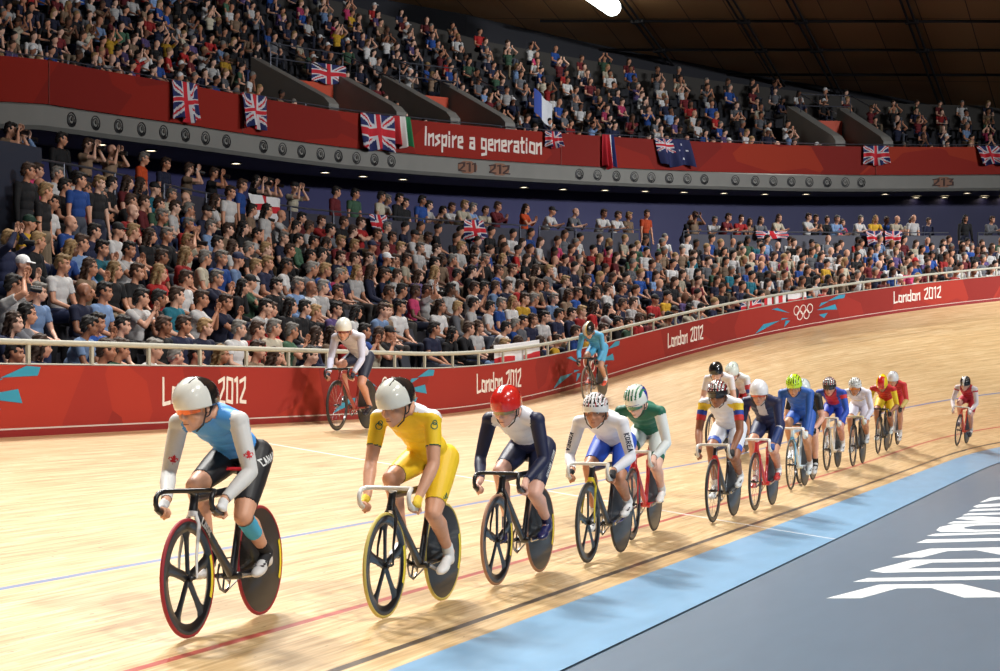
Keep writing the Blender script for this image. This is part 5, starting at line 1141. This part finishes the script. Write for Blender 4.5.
def person_prims(pose, hy, low=False):
    """a figure at the origin facing +x; z=0 is the floor under the feet"""
    B = Body(); sit = pose in 'scfhap'; fg = MB()
    lean = {'f':.42,'h':.34,'s':.10,'c':.16,'a':.02,'p':.05,'S':.02,'C':.06,'P':.03,'R':.42}[pose]
    HC = V3(0,0,.50) if sit else V3(-.02,0,.93); 
    if pose == 'R': HC = V3(-.12,0,.92)
    up = V3(math.sin(lean), 0, math.cos(lean)); lat = V3(0,1,0); fr = np.cross(lat, up); R = np.stack([fr, lat, up], 1)
    T = HC+up*.53
    B.e(HC+up*.03, R, (.125,.165,.12), Z_HIP); B.e(HC+up*.17, R, (.112,.145,.13), Z_WAIST); B.e(HC+up*.32, R, (.118,.160,.14), Z_CHEST); B.e(HC+up*.43, R, (.105,.182,.105), Z_CHEST)
    H = T+up*.05+V3(.048,0,.112); a = math.radians(hy); pt = -.15 if sit else -.2
    hf = V3(math.cos(pt)*math.cos(a), math.cos(pt)*math.sin(a), math.sin(pt)); hl = nrm(np.cross(V3(0,0,1), hf)); HR = np.stack([hf, hl, np.cross(hf, hl)], 1)
    if low: B.e(H, HR, (.10,.082,.125), Z_HEAD)
    else: head_prims(B, H, HR, True)
    B.c(T-up*.03, .058, H-V3(0.02,0,.06), .05, Z_NECK)
    for s in (-1, 1):
        sh = T+V3(0,0,-.070)+lat*s*.195; hp = HC+lat*s*.09
        if sit:
            kn = V3(.44, s*.13, .50); an = V3(.42+.03*s, s*.12, .09)
        else:
            kn = V3(.03, s*.11, .50); an = V3(-.02+(.05*s), s*.12, .09)
            if pose == 'R': kn = V3(-.08, s*.11, .49); an = V3(-.16, s*.12, .09)
        tgt = {'s':V3(.30, s*.10, .60),'c':V3(.36, s*.028, .98),'f':V3(.50, s*.06, .62),'h':(V3(.26,.02,1.0) if s > 0 else V3(.34,-.06,.62)),'a':V3(.20,-s*.12,.84),'p':V3(.22, s*.07, 1.26),
               'S':V3(.05, s*.27, .82),'C':V3(.34, s*.028, 1.24),'P':V3(.22, s*.07, 1.56),'R':V3(.42, s*.08, 1.16)}[pose]
        pole = V3(-.2, s*.6, -.9) if pose not in 'a' else V3(.3, s*.9, -.5)
        el, wr = ik(sh, tgt, .28, .25, pole)
        B.e(sh, np.eye(3), (.062,.058,.062), Z_SHO); B.c(sh, .054, sh+(el-sh)*.55, .048, Z_UA); B.c(sh+(el-sh)*.55, .048, el, .040, Z_UA2); B.c(el, .040, wr, .027, Z_FA)
        hd = nrm(wr-el) if pose not in 'cCpP' else nrm(V3(.25, -s*.1, .95)); B.e(wr+hd*.05, frame(hd, lat), (.036,.017,.05), Z_HAND)
        if not low:
            sd = nrm(np.cross(hd, lat*s)) if pose in 'cCpP' else V3(0, 1, 0)
            sd = nrm(sd-hd*np.dot(sd, hd)); pl = np.cross(hd, sd)
            for i in range(4):
                b0 = wr+hd*.085+sd*(.026-.0175*i); L_ = (.066,.074,.070,.054)[i]; m_ = b0+hd*L_*.55; fg.caps(b0, .0085, m_, .008, 5, 2); fg.caps(m_, .008, m_+nrm(hd+pl*.35*s)*L_*.5, .007, 5, 2)
            fg.caps(wr+hd*.03+sd*.03, .011, wr+hd*.075+sd*.055, .009, 5, 2)
        B.c(hp, .088, hp+(kn-hp)*.5, .076, Z_TH); B.c(hp+(kn-hp)*.5, .076, kn, .058, Z_TH2); B.c(kn, .056, kn+(an-kn)*.4+V3(-.012,0,0), .055, Z_CALF); B.c(kn+(an-kn)*.4, .052, an, .04, Z_CALF)
        B.c(an, .04, an+V3(.15, s*.02, -.045), .035, Z_ANK); B.c(an-V3(0.04,0,.03), .038, an+V3(.05,0,-.045), .038, Z_ANK)
    return B, fg, H, HR
M_TOP = mat_col('spectator_top', 'obj', .85, 0, .14, 25, bump=.3); M_LEG = mat_col('trouser_cloth', 'obj', .85, 0, .1, 30); M_HAIR = mat_col('spectator_hair', 'obj', .7, 0, .3, 160, bump=.5)
PROTO = {}
def hair_mesh(style, H, HR):
    b = Body(); g = lambda f, l, u: H+HR@V3(f, l, u)
    if style == 'short': b.e(g(-.022, 0, .048), HR, (.098,.086,.092), 0); b.e(g(-.058, 0, -.005), HR, (.062,.078,.085), 0); b.e(g(.05,0,.095), HR, (.05,.06,.035), 0)
    elif style == 'long':
        b.e(g(-.022, 0, .048), HR, (.100,.092,.094), 0); b.e(g(-.07, 0, -.05), HR, (.055,.088,.14), 0); b.e(g(-.09, 0, -.16), HR, (.040,.085,.12), 0)
        for s in (-1, 1): b.c(g(.0, s*.082, .03), .024, g(-.01, s*.088, -.15), .022, 0)
    else: b.e(g(-.012, 0, .056), HR, (.106,.090,.085), 0); b.e(g(.115, 0, .045), HR, (.075,.070,.012), 0)
    v, n, f = b.mesh(.012, 2, 10)
    if style != 'cap':
        q_ = (v-H)@HR; v = v+n*(.006*(np.sin(q_[:,1]*95+q_[:,2]*60)+np.sin(q_[:,0]*80-q_[:,2]*110+1)))[:, None]
    return raw_mesh(style+'_hair' if style != 'cap' else 'cap', v, f)
def proto(pose, hy):
    k = (pose, hy)
    if k in PROTO: return PROTO[k]
    B, fg, H, HR = person_prims(pose, hy); v, n, f = B.mesh(.0145, 2, 10); cen = v[f].mean(1); z = B.zones(cen)
    me = bpy.data.meshes.new('spectator'); me.from_pydata(np.concatenate([v, np.array(fg.v)]).tolist(), [], [tuple(map(int, q)) for q in f]+[tuple(len(v)+i for i in q) for q in fg.f])
    ey = MB(); g = lambda a, b_, c_: H+HR@V3(a, b_, c_)
    for s in (-1, 1): ey.ell(g(.079, s*.031, .010), HR, (.008,.011,.006), 8, 5); ey.caps(g(.094, s*.016, .031), .005, g(.082, s*.044, .031), .004, 6, 2)
    ey.caps(g(.100, -.018, -.065), .0045, g(.100, .018, -.065), .0045, 6, 2)
    n_old = len(me.vertices); np_ = len(me.polygons); bm_v = [v_.co[:] for v_ in me.vertices]+ey.v; bm_f = [p_.vertices[:] for p_ in me.polygons]+[tuple(n_old+i for i in q) for q in ey.f]
    me = bpy.data.meshes.new('spectator'); me.from_pydata(bm_v, [], bm_f); me.materials.append(SKIN); me.materials.append(mat('eye_and_brow', (84,56,46), .6))
    me.polygons.foreach_set('material_index', [0]*np_+[1]*len(ey.f)); me.polygons.foreach_set('use_smooth', [True]*len(me.polygons))
    out = {'body': me}
    s1 = np.isin(z, [Z_CHEST, Z_WAIST, Z_SHO, Z_UA])
    for nm, sel in (('short', s1), ('long', s1 | np.isin(z, [Z_UA2, Z_FA]))):
        a, b, _, _ = shell('t', v, n, f, sel, .012); m_ = raw_mesh('top', a, b); m_.materials.append(M_TOP); out[nm] = m_
    a, b, _, _ = shell('t', v, n, f, np.isin(z, [Z_HIP, Z_TH, Z_TH2, Z_CALF]), .010); m_ = raw_mesh('trousers', a, b); m_.materials.append(M_LEG); out['legs'] = m_
    a, b, _, _ = shell('t', v, n, f, np.isin(z, [Z_ANK]), .008); m_ = raw_mesh('shoes', a, b); m_.materials.append(M_LEG); out['shoes'] = m_
    for st in ('short', 'long', 'cap'): m_ = hair_mesh(st, H, HR); m_.materials.append(M_HAIR); out['h_'+st] = m_
    mb = MB(); c_ = H+HR@V3(.16, 0, 0); mb.box(c_, (.06,.13,.10), HR); mb.lathe([(0,.0),(.035,.0),(.040,.09),(.045,.16),(.03,.165),(0,.15)], c_+HR@V3(.02,0,0), HR[:,0], 14)
    m_ = bpy.data.meshes.new('camera_body'); m_.from_pydata(mb.v, [], mb.f); m_.materials.append(m_black); out['camera'] = m_
    PROTO[k] = out; return out
TROU = [(30,34,52),(36,40,60),(24,24,28),(70,74,86),(120,104,84),(44,56,92),(58,54,52)]
def add_person(loc, rot, pose, hy, sh, hr, label, skin, longs, group, scale=1.0):
    P = proto(pose, hy); o = link('spectator', P['body']); o.matrix_world = Matrix.LocRotScale(Vector(loc), Matrix.Rotation(rot, 3, 'Z').to_quaternion(), Vector((scale,)*3)); o.color = (*lum(skin), 1)
    tag(o, label, 'person', group)
    jit = rnd.uniform(.5, .85); c = [min(1, q*jit) for q in lum(SHIRT[sh][0])]
    q = link('top', P['long' if longs else 'short'], o); q.color = (*c, 1)
    q = link('trousers', P['legs'], o); q.color = (*lum(rnd.choice(TROU)), 1)
    q = link('shoes', P['shoes'], o); q.color = (*lum((40,38,38)), 1)
    st, hc, _ = HAIR[hr]
    if st: q = link('cap' if st == 'cap' else 'hair', P['h_'+st], o); q.color = (*(lum(hc if st == 'cap' else HAIRC[hc])*rnd.uniform(.7, 1.25)), 1)
    if pose in 'pP': q = link('camera', P['camera'], o); tag(q, 'black camera held to the face')
    return o
# --- who sits where
HEADZ = 1.17
def head_at(u, k): o_ = O0+(k+.50)*RD; kk = min(max(k, 0), NROW-1); z0, z1 = row_floor(u, 0), row_floor(u, NROW-1); return fen(u, o_, z0+(z1-z0)*k/(NROW-1)+HEADZ)
occ = {k: [] for k in range(NROW)}; people = []
ents = [e.split(',') for e in CROWD.split()]
fr_ = []
for x, y, sh, hr, ps in ents:
    x, y = float(x), float(y); g = solve(head_at, x, y, (16+x/25 if x < 700 else 44+(x-700)/25, 4)); fr_.append((x, g[1]))
    k = int(round(min(max(g[1], 0), NROW-1)))
    kk = [k]+([k+1] if g[1] > k else [k-1])+([k-1] if g[1] > k else [k+1])
    done = False
    for k2 in kk:
        if not 0 <= k2 < NROW: continue
        u = g[0]
        for _ in range(12):
            px = proj(head_at(u, k2))[0]; d = (proj(head_at(u+.01, k2))[0]-px)/.01; u += (x-px)/d
        if all(abs(u-q) > .40 for q in occ[k2]): occ[k2].append(u); people.append([u, k2, sh, hr, ps, True]); done = True; break
print('CROWD rows frac', np.round([np.mean([f-round(f) for x, f in fr_ if a <= x < b]) for a, b in ((0,200),(200,400),(400,600),(600,800),(800,1000))], 2), 'k range', [(round(min(f for x, f in fr_ if a <= x < b), 1), round(max(f for x, f in fr_ if a <= x < b), 1)) for a, b in ((0,200),(200,400),(400,600),(600,800),(800,1000))], len(people), len(ents))
def blank(px, py, k):
    return (332 < px < 372 and 278 < py < 302) or (k == 0 and 305 < px < 488) or (395 < px < 425 and 300 < py < 335) or (px < 30 and py < 215 and k > 6)
PAL = 'kkkknnnnwwwwwggbblrrmmttcvGyTp'
for k in range(NROW):
    u = 12.0+.17*k
    while u < 66:
        p = head_at(u, k); px, py, s = proj(p)
        if -15 < px < 1015 and all(abs(u-q) > .52 for q in occ[k]) and not blank(px, py, k) and rnd.random() < .93:
            occ[k].append(u); people.append([u, k, rnd.choice(PAL), rnd.choice('dddbbbbBgxDDNNYKg'), rnd.choice('ssssssccfha'), False])
        u += .12
people = [p for p in people if -12 < proj(head_at(p[0], p[1]))[0] < 1012]
stand = []
for e in STAND.split():
    x, y, sh, hr, ps = e.split(','); x, y = float(x), float(y); hgt = 1.58 if ps != 'R' else 1.42
    seated_zone = x < 100 and y > 170 or (210 < x < 252 and y > 170)
    if seated_zone:
        f_ = lambda u, k: head_at(u, k)+V3(0,0,1.60-HEADZ); g = solve(f_, x, y, (24+x/30, 6)); stand.append([g[0], int(round(min(g[1], NROW-1))), sh, hr, ps, x]); continue
    of = OB+(.42 if ps == 'R' else .75)
    g = solve(lambda u, o_: fen(u, o_, zc(u)+hgt), x, y, (26+x/30, OB+.8)); of = min(max(g[1], OB+.35 if ps == 'R' else OB+.5), OB+(.5 if ps == 'R' else 2.6))
    u = g[0]
    for _ in range(12):
        px = proj(fen(u, of, 0))[0]; d = (proj(fen(u+.01, of, 0))[0]-px)/.01; u += (x-px)/d
    while any(isinstance(q[1], tuple) and abs(q[0]-u) < .42 and abs(q[1][1]-of) < .42 for q in stand): of += .45
    for _ in range(12):
        px = proj(fen(u, of, 0))[0]; d = (proj(fen(u+.01, of, 0))[0]-px)/.01; u += (x-px)/d
    stand.append([u, ('c', of), sh, hr, ps, x])
for k in range(NROW):
    ks = [p for p in stand if p[1] == k]; people = [p for p in people if not (p[1] == k and any(abs(p[0]-q[0]) < .35 for q in ks))]
SECT = [(60,'far left edge'),(125,'left of leading rider'),(185,'behind leading rider'),(245,'above first event lettering'),(310,'right of first event lettering'),(365,'behind grey-topped rider'),
 (425,'above rings emblem'),(480,'right of empty seats'),(530,'above second event lettering'),(580,'left of sky blue rider'),(640,'behind sky blue rider'),(690,'above third event lettering'),
 (745,'over black-helmeted rider'),(800,'above right-hand rings'),(850,'right of right-hand rings'),(900,'left of last event lettering'),(950,'above last event lettering'),(1020,'far right edge')]
def sector(px): return next(n for x, n in SECT if px < x)
used = {}
def uniq(base, tails):
    for t in ['']+tails:
        l = (base+t).strip()
        l = ' '.join(l.split()[:16])
        if l not in used: used[l] = 1; return l
    used[base] = 1; return base
AN = lambda w_: w_
allp = []
for p in people:
    hd = head_at(p[0], p[1]); px, py, s = proj(hd); allp.append((s, px, p, 'seat'))
for p in stand: allp.append((1000, p[5], p, 'stand'))
allp.sort(key=lambda q: -q[0])
named, rest = allp[:300], allp[300:]
print('SPECTATORS named', len(named), 'of which measured', sum(1 for q in named if q[3] == 'stand' or q[2][5]), 'rest', len(rest), 'smallest s', named[-1][0])
rowmates = {}
for s, px, p, kd in named:
    if kd == 'seat': rowmates.setdefault(p[1], []).append((p[0], p))
def person_xf(u, k, pose):
    o_ = O0+(k+.46)*RD; z = row_floor(u, k); return fen(u, o_ + (.0), z)
def yaw_for(u, px): a = plan(u)[2]; return a-math.pi/2
far = []
for s, px, p, kd in named+rest:
    u, k, sh, hr, ps = p[:5]
    skin = rnd.choice(SKINS[:4]) if rnd.random() < .86 else rnd.choice(SKINS[4:])
    hy = rnd.choice((5, 32)) if px < 640 else rnd.choice((5, -18)); rot = yaw_for(u, px)+math.radians((6 if px < 640 else 0)+rnd.uniform(-14, 14)); sc_ = rnd.uniform(.95, 1.04)
    longs = rnd.random() < .3 and sh in 'nklgmGr'
    top = TOPW.get(sh, 'top'); col = SHIRT[sh][1]; hl = HAIR[hr][2]
    if kd == 'seat':
        loc = person_xf(u, k, ps)
        if len(far) == 0 and (s, px, p, kd) in named[-1:]: pass
        if s >= named[-1][0] and p is not None and not (s == named[-1][0] and False):
            mates = sorted(rowmates.get(k, [])); i = next(i for i, q in enumerate(mates) if q[1] is p)
            tails = []
            if i > 0: tails.append(', beside %s' % SHIRT[mates[i-1][1][2]][1])
            if i+1 < len(mates): tails.append(', left of %s' % SHIRT[mates[i+1][1][2]][1])
            short = {'s':'seated','c':'clapping','f':'leaning forward','h':'chin on hand','a':'arms folded','p':'holding camera'}[ps]
            lab = uniq('%s, %s %s, %s, %s row, %s' % (hl, col, top, short, ORD[k], sector(px)), tails)
            add_person(loc, rot, ps, hy, sh, hr, lab, skin, longs, 'spectators seated in the lower stand', sc_)
        else: far.append((loc, rot, 's', sh, hr, skin, sc_))
    else:
        loc = fen(u, k[1], zc(u)) if isinstance(k, tuple) else person_xf(u, k, ps)+nor_at(u)*(-.1)
        short = {'S':'standing','C':'clapping','P':'with camera','R':'leaning'}[ps]
        where = 'on concourse' if isinstance(k, tuple) else 'standing among seats'
        lab = uniq('%s, %s %s, %s %s, %s' % (hl, col, top, short, where, sector(px)), [', nearer left', ', nearer right'])
        add_person(loc, rot, ps, hy, sh, hr, lab, skin, longs, 'spectators and photographers standing behind the lower stand', 1.0)
# --- the rest: the far seats of the lower stand and the whole upper stand, one mass of people
VOMS = []   # stair openings in the upper stand, filled in below: (u from, u to)
def vom_u(px): return solve(lambda u, z_: fen(u, OT+.4, zt(u)+z_), px, np.interp(px, [300,500,800,900],[105,130,145,146]), (44 if px < 600 else 58, .0))[0]
for xa, xb in ((330, 398), (452, 507), (838, 886)): VOMS.append((vom_u(xa), vom_u(xb)))
UPAL = 'kkkkkkkknnnnnnnnwwwwwwwggggbbbllrrmmmtttccvvGGyop'
for k in range(KMAX):
    u = 30.0+.21*k
    while u < 73:
        if k < nrow_u(u)-.2:
            o_ = OT+.55+(k+.5)*UD; z = up_floor(u, k); p = fen(u, o_, z+1.2); px, py, s = proj(p)
            if -15 < px < 1015 and py > -22 and rnd.random() < .93 and not any(a-.3 < u < b+.3 and k < 5 for a, b in VOMS):
                far.append((fen(u, o_, z), yaw_for(u, px)+math.radians(rnd.uniform(-25, 35)), rnd.choice('sssscfhp') if k else rnd.choice('ssff'), rnd.choice(UPAL), rnd.choice('dddbbbBgxDDNYKW'), rnd.choice(SKINS), rnd.uniform(.93, 1.06)))
        u += .53
LOWP = {}
def lowp(pose):
    if pose in LOWP: return LOWP[pose]
    B, fg, H, HR = person_prims(pose, 20, True); mb = MB(); zn = []
    for q in B.p:
        n0 = len(mb.f)
        if q[0] == 'c': mb.caps(q[1], q[2], q[3], q[4], 6, 2)
        else: mb.ell(q[1], q[2], q[3], 8, 5)
        zn += [q[5]]*(len(mb.f)-n0)
    hs = {}
    g = lambda f, l, u: H+HR@V3(f, l, u)
    for st in ('short', 'long', 'cap'):
        h = MB(); h.ell(g(-.02, 0, .045), HR, (.103,.090,.10), 8, 5)
        if st == 'long': h.ell(g(-.06, 0, -.07), HR, (.06,.09,.15), 8, 5)
        if st == 'cap': h.ell(g(.09, 0, .05), HR, (.09,.07,.015), 8, 4)
        hs[st] = (np.array(h.v), h.f)
    LOWP[pose] = (np.array(mb.v), mb.f, np.array(zn), hs); return LOWP[pose]
def crowd_mesh(name, lst, label):
    V_ = []; F4 = []; C4 = []; F3 = []; C3 = []; n = 0
    for loc, rot, ps, sh, hr, skin, sc_ in lst:
        v, f, zn, hs = lowp(ps); c_, s_ = math.cos(rot), math.sin(rot); R = np.array([[c_,-s_,0],[s_,c_,0],[0,0,1]])*sc_
        cl = lum(SHIRT[sh][0])*rnd.uniform(.45, .85); sk = lum(skin); tr_ = lum(rnd.choice(TROU))
        V_.append(v@R.T+loc)
        for q, z in zip(f, zn):
            col = cl if z in (Z_CHEST, Z_WAIST, Z_SHO, Z_UA) else tr_ if z in (Z_HIP, Z_TH, Z_TH2, Z_CALF, Z_ANK) else sk
            (F4 if len(q) == 4 else F3).append([a+n for a in q]); (C4 if len(q) == 4 else C3).append(col)
        n += len(v); st, hc, _ = HAIR[hr]
        if st:
            hv, hf = hs[st]; hcol = lum(hc if st == 'cap' else HAIRC[hc]); V_.append(hv@R.T+loc)
            for q in hf: (F4 if len(q) == 4 else F3).append([a+n for a in q]); (C4 if len(q) == 4 else C3).append(hcol)
            n += len(hv)
    V_ = np.concatenate(V_); me = bpy.data.meshes.new(name); me.vertices.add(len(V_)); me.vertices.foreach_set('co', V_.astype('f').ravel())
    li = np.concatenate([np.array(F4, 'i').ravel(), np.array(F3, 'i').ravel()]); me.loops.add(len(li)); me.loops.foreach_set('vertex_index', li)
    st_ = np.concatenate([np.arange(0, len(F4)*4, 4), len(F4)*4+np.arange(0, len(F3)*3, 3)]).astype('i'); me.polygons.add(len(F4)+len(F3)); me.polygons.foreach_set('loop_start', st_)
    me.polygons.foreach_set('use_smooth', np.ones(len(st_), bool)); me.update(calc_edges=True); set_col(me, np.array(C4+C3)); me.materials.append(mat_col('crowd_cloth', 'attr', .85, 0, .12, 20))
    o = link(name, me); tag(o, label, 'crowd', None, 'stuff'); return o
crowd_mesh('crowd', far, 'dense crowd filling the upper stand and the far rows of the lower stand')
print('FAR', len(far))

# ------------------------------------------------------------------ empty seats, stair openings, flags
m_seat = mat('grey_seat_plastic', (62,64,72), .45)
def seat_mesh_parts():
    a = MB(); P = [[V3(-.02+.40*t, y, .42+.02*t+.02*(abs(y)/.2)**2) for y in np.linspace(-.21, .21, 7)] for t in np.linspace(0, 1, 6)]; a.grid(P); a.grid([[p-V3(0,0,.02) for p in r[::-1]] for r in P])
    b = MB(); P = [[V3(-.02-.10*t-.02*(1-(y/.21)**2), y*(1-.12*t), .42+.40*t) for y in np.linspace(-.21, .21, 7)] for t in np.linspace(0, 1, 6)]; b.grid(P); b.grid([[p-V3(.025,0,0) for p in r[::-1]] for r in P])
    c = MB(); c.tube([(.1,0,.02),(.08,0,.42)], .025, 6); c.box((.1,0,.02),(.22,.12,.02)); return a, b, c
_sp = None
def seat_at(u, k, lab):
    global _sp
    loc = person_xf(u, k, 's')-V3(*(nor_at(u)*-.12)); g = empty('stadium_seat'); g.matrix_world = Matrix.LocRotScale(Vector(loc), Matrix.Rotation(yaw_for(u, 0), 3, 'Z').to_quaternion(), Vector((1,1,1)))
    tag(g, lab, 'seat', 'empty folding seats in the lower stand')
    if _sp is None: _sp = [mb.build(n, m_seat, g, smooth=True).data for n, mb in zip(('seat_pan','backrest','bracket'), seat_mesh_parts())]
    else:
        for n, me in zip(('seat_pan','backrest','bracket'), _sp): link(n, me, g)
cnt = 0; SN = {}
for k in range(NROW):
    u = 14.0
    while u < 34:
        px, py, s = proj(head_at(u, k))
        if blank(px, py, k) and px > 100 and all(abs(u-q) > .4 for q in occ[k]):
            cnt += 1; SN[k] = SN.get(k, 0)+1; seat_at(u, k, 'empty grey folding seat in %s row, %s empty one from the left' % (ORD[k], NTH[SN[k]-1]))
        u += .52
print('SEATS', cnt)
def flag_obj(name, P, colf, label, nu=56, nv=38, wave=.04, cat='flag'):
    """P(a, b) -> point for a, b in 0..1 (b down); a sheet of cloth with folds"""
    pts = [[P(a, b) for a in np.linspace(0, 1, nu+1)] for b in np.linspace(0, 1, nv+1)]; mb = MB(); pts = np.array(pts)
    c0 = pts.mean((0, 1)); pts = pts-c0; n = len(mb.v)
    for sgn in (0, 1):
        base = len(mb.v); mb.v += [tuple(p+sgn*V3(0,0,0)+(nr_*(.006*sgn))) for r in pts for p in r] if False else [tuple(p) for r in pts for p in r]
        for j in range(nv):
            for i in range(nu):
                mb.c = tuple(lum(colf((i+.5)/nu, (j+.5)/nv))); q = (j*(nu+1)+i, j*(nu+1)+i+1, (j+1)*(nu+1)+i+1, (j+1)*(nu+1)+i); mb.f.append(tuple(base+k for k in (q if sgn == 0 else q[::-1]))); mb.mi.append(0); mb.col.append(mb.c)
        break
    o = mb.build(name, mat_col('flag_cloth', 'attr', .8, 0, .1, 30), None, attr=True); o.location = c0; sol = o.modifiers.new('thickness', 'SOLIDIFY'); sol.thickness = .006
    tag(o, label, cat, 'flags hung by spectators'); return o
def union(a, b):
    x, y = (a-.5)*2, (b-.5)*2          # x: along the long side
    if abs(x) < .10 or abs(y) < .20: return (200,30,44)
    if abs(x) < .17 or abs(y) < .33: return (206,206,208)
    d = min(abs(y-x), abs(y+x))
    if d < .07: return (200,30,44)
    if d < .22: return (206,206,208)
    return (28,38,92)
def nz_flag(a, b):
    if a < .5 and b < .5: return union(a*2, b*2)
    for sx, sy in ((.75,.2),(.62,.45),(.86,.42),(.75,.75)):
        if abs(a-sx) < .025 and abs(b-sy) < .035: return (220,220,226)
    return (28,34,80)
rot_ = lambda f: (lambda a, b: f(b, a))
def hang(px, wpx, top, h, colf, label, of=OT-.10, zf=zt, skew=0., fold=.09, nf=2.5):
    f_ = lambda x: solve(lambda u, z_: fen(u, of, zf(u)+z_), x, np.interp(x, [0,250,500,650,750,1000],[60,110,140,150,155,160]), (46 if x < 600 else 58, -.2))[0]
    ua, ub = f_(px-wpx/2), f_(px+wpx/2); ph = px*.7
    P = lambda a, b: fen(ua+(ub-ua)*(a+skew*b), of-.02-fold*(1+math.sin(a*nf*6.28+ph+b))*(.3+b), zf(ua+(ub-ua)*a)+top-h*b*(1+.06*math.sin(a*9+ph)))
    return flag_obj('flag', P, colf, label)
hang(183, 26, .05, 1.05, rot_(union), 'union flag hanging on the red balcony banner, leftmost')
hang(253, 26, .05, .95, rot_(union), 'union flag hanging on the red balcony banner, second from the left')
hang(376, 33, .02, 1.1, union, 'union flag with deep folds left of the tricolour on the balcony')
hang(401, 15, .05, .95, lambda a, b: (190,34,40) if a < .34 else (226,226,220) if a < .68 else (30,120,70), 'red, white and green tricolour beside the balcony slogan')
hang(552, 16, .03, .55, union, 'small crumpled union flag at the end of the balcony slogan')
hang(607, 11, .05, 1.15, lambda a, b: (190,30,44) if a < .6 else ((226,226,226) if a < .72 else (34,48,110)), 'narrow red and blue flag hanging from the balcony')
hang(671, 34, .03, .95, nz_flag, 'dark blue flag with union canton hanging from the balcony', skew=.15)
hang(875, 25, .02, .72, union, 'crumpled union flag on the balcony below the stair opening at the right')
hang(987, 22, .02, .72, union, 'union flag at the far right end of the balcony', skew=.2)
zr = lambda u: zc(u)+1.1
hang(262, 34, .12, .55, lambda a, b: (200,30,44) if (abs(a-.5) < .09 or abs(b-.5) < .14) else (226,226,226), 'white flag with red cross draped over the concourse rail', of=OB-.06, zf=zr)
hang(376, 16, .0, .5, union, 'small union flag on the balustrade under the first section number', of=OB-.06, zf=zr)
hang(472, 18, .05, .55, union, 'union flag on the balustrade below the clapping group', of=OB-.06, zf=zr)
hang(770, 30, .02, .25, union, 'folded union flag along the rail before the navy hoarding', of=OB-.06, zf=zr)
hang(873, 18, .05, .5, union, 'left of two blue flags on the balustrade at the right', of=OB-.06, zf=zr)
hang(892, 18, .05, .5, union, 'right of two blue flags on the balustrade at the right', of=OB-.06, zf=zr)
zfn = lambda u: fz(u)+RAIL_H
hang(750, 20, -.02, .42, union, 'blue union flag tied behind the barrier rail, left of the white and red ones', of=.12, zf=zfn, fold=.01)
hang(774, 22, -.02, .40, lambda a, b: (226,222,222) if (a*3 % 1) > .5 else (196,36,44), 'white and red flag tied behind the barrier rail', of=.12, zf=zfn, fold=.01)
hang(796, 18, -.02, .38, lambda a, b: (196,36,44) if b > .5 else (226,222,222), 'white over red flag behind the barrier rail left of the rings', of=.12, zf=zfn, fold=.01)
hang(515, 46, .06, .50, lambda a, b: (226,224,226) if (b < .45 or .45 < a < .62) else (196,36,44), 'white and red flag draped behind the rail by the leaning man', of=.14, zf=zfn, fold=.02)
hang(328, 34, 1.95, .62, union, 'dark union flag on the rail above the first stair opening', of=OT+2.75, fold=.02)
def fl_held():
    u0 = vom_u(558); P = lambda a, b: fen(u0+.42*a, OT+1.6-.05*math.sin(a*7), zt(u0)+1.75-.85*b-.5*a); return flag_obj('flag', P, lambda a, b: (60,84,170) if a < .42 else (224,226,230), 'blue and white flag held up in the upper stand')
fl_held()
m_vo = mat('orange_red_panel', (196,72,40), .6)
for i, (ua, ub) in enumerate(VOMS):
    for s_, u in ((0, ua), (1, ub)):
        mb = MB(); z0 = zt(u)-1.05
        prof = [(OT+.25, z0), (OT+.25, zt(u)+.25), (OT+.45, zt(u)+.45), (OT+3.4, zt(u)+1.95), (OT+3.4, z0)]
        mb.prism(prof, lambda o_, z, t: fen(u+t, o_, z), -.12, .12); tag(mb.build('wall_stair_opening', m_conc, smooth=False), kind='structure')
    mb = MB(); mb.prism([(ua+.16, -1.0), (ub-.16, -1.0), (ub-.16, 1.35), (ua+.16, 1.35)], lambda u, z, t: fen(u, t, zt(u)+z), OT+2.9, OT+3.1); o = mb.build('stair_opening_panel', m_vo, smooth=False)
    tag(o, ['orange-red panel in the left stair opening of the upper stand', 'orange-red panel in the middle stair opening above the slogan', 'orange-red panel in the stair opening at the right'][i], 'panel')
    g = empty('stair_railing', tuple(fen(ua, OT+3, zt(ua)+1.35))); tag(g, ['grey guard rail above the left stair opening', 'grey guard rail above the middle stair opening', 'grey guard rail above the right stair opening'][i], 'railing')
    for h in (1.9, 2.35): mb = MB(); mb.tube([fen(ua, OT+2.8, zt(ua)+h), fen(ub, OT+2.8, zt(ub)+h)], .022, 6); reb(mb, g).build('rail', m_steel, g)
    for u in (ua, ub): mb = MB(); mb.tube([fen(u, OT+2.8, zt(u)+1.3), fen(u, OT+2.8, zt(u)+2.35)], .022, 6); reb(mb, g).build('post', m_steel, g)
    for u in (ua, ub): mb = MB(); mb.tube([fen(u, OT+.5, zt(u)+1.3), fen(u, OT+2.8, zt(u)+2.35)], .022, 6); reb(mb, g).build('sloping_rail', m_steel, g)
# dark media platform at the left end of the concourse
u1 = solve(lambda u, z_: fen(u, OB+.0, zc(u)+z_), 27, 160, (27, 1.))[0]
mb = MB(); mb.prism([(u1-5, OB-.3), (u1, OB-.3), (u1, OB-.08), (u1-5, OB-.08)], lambda u, o_, t: fen(u, o_, zc(u)+t), -.4, 1.25)
g = empty('media_platform', tuple(fen(u1, OB, zc(u1)))); tag(g, 'dark slate box-fronted media platform at the left end of the concourse', 'platform'); reb(mb, g).build('front_box', mat('slate_panel', (44,50,66), .6), g, smooth=False)
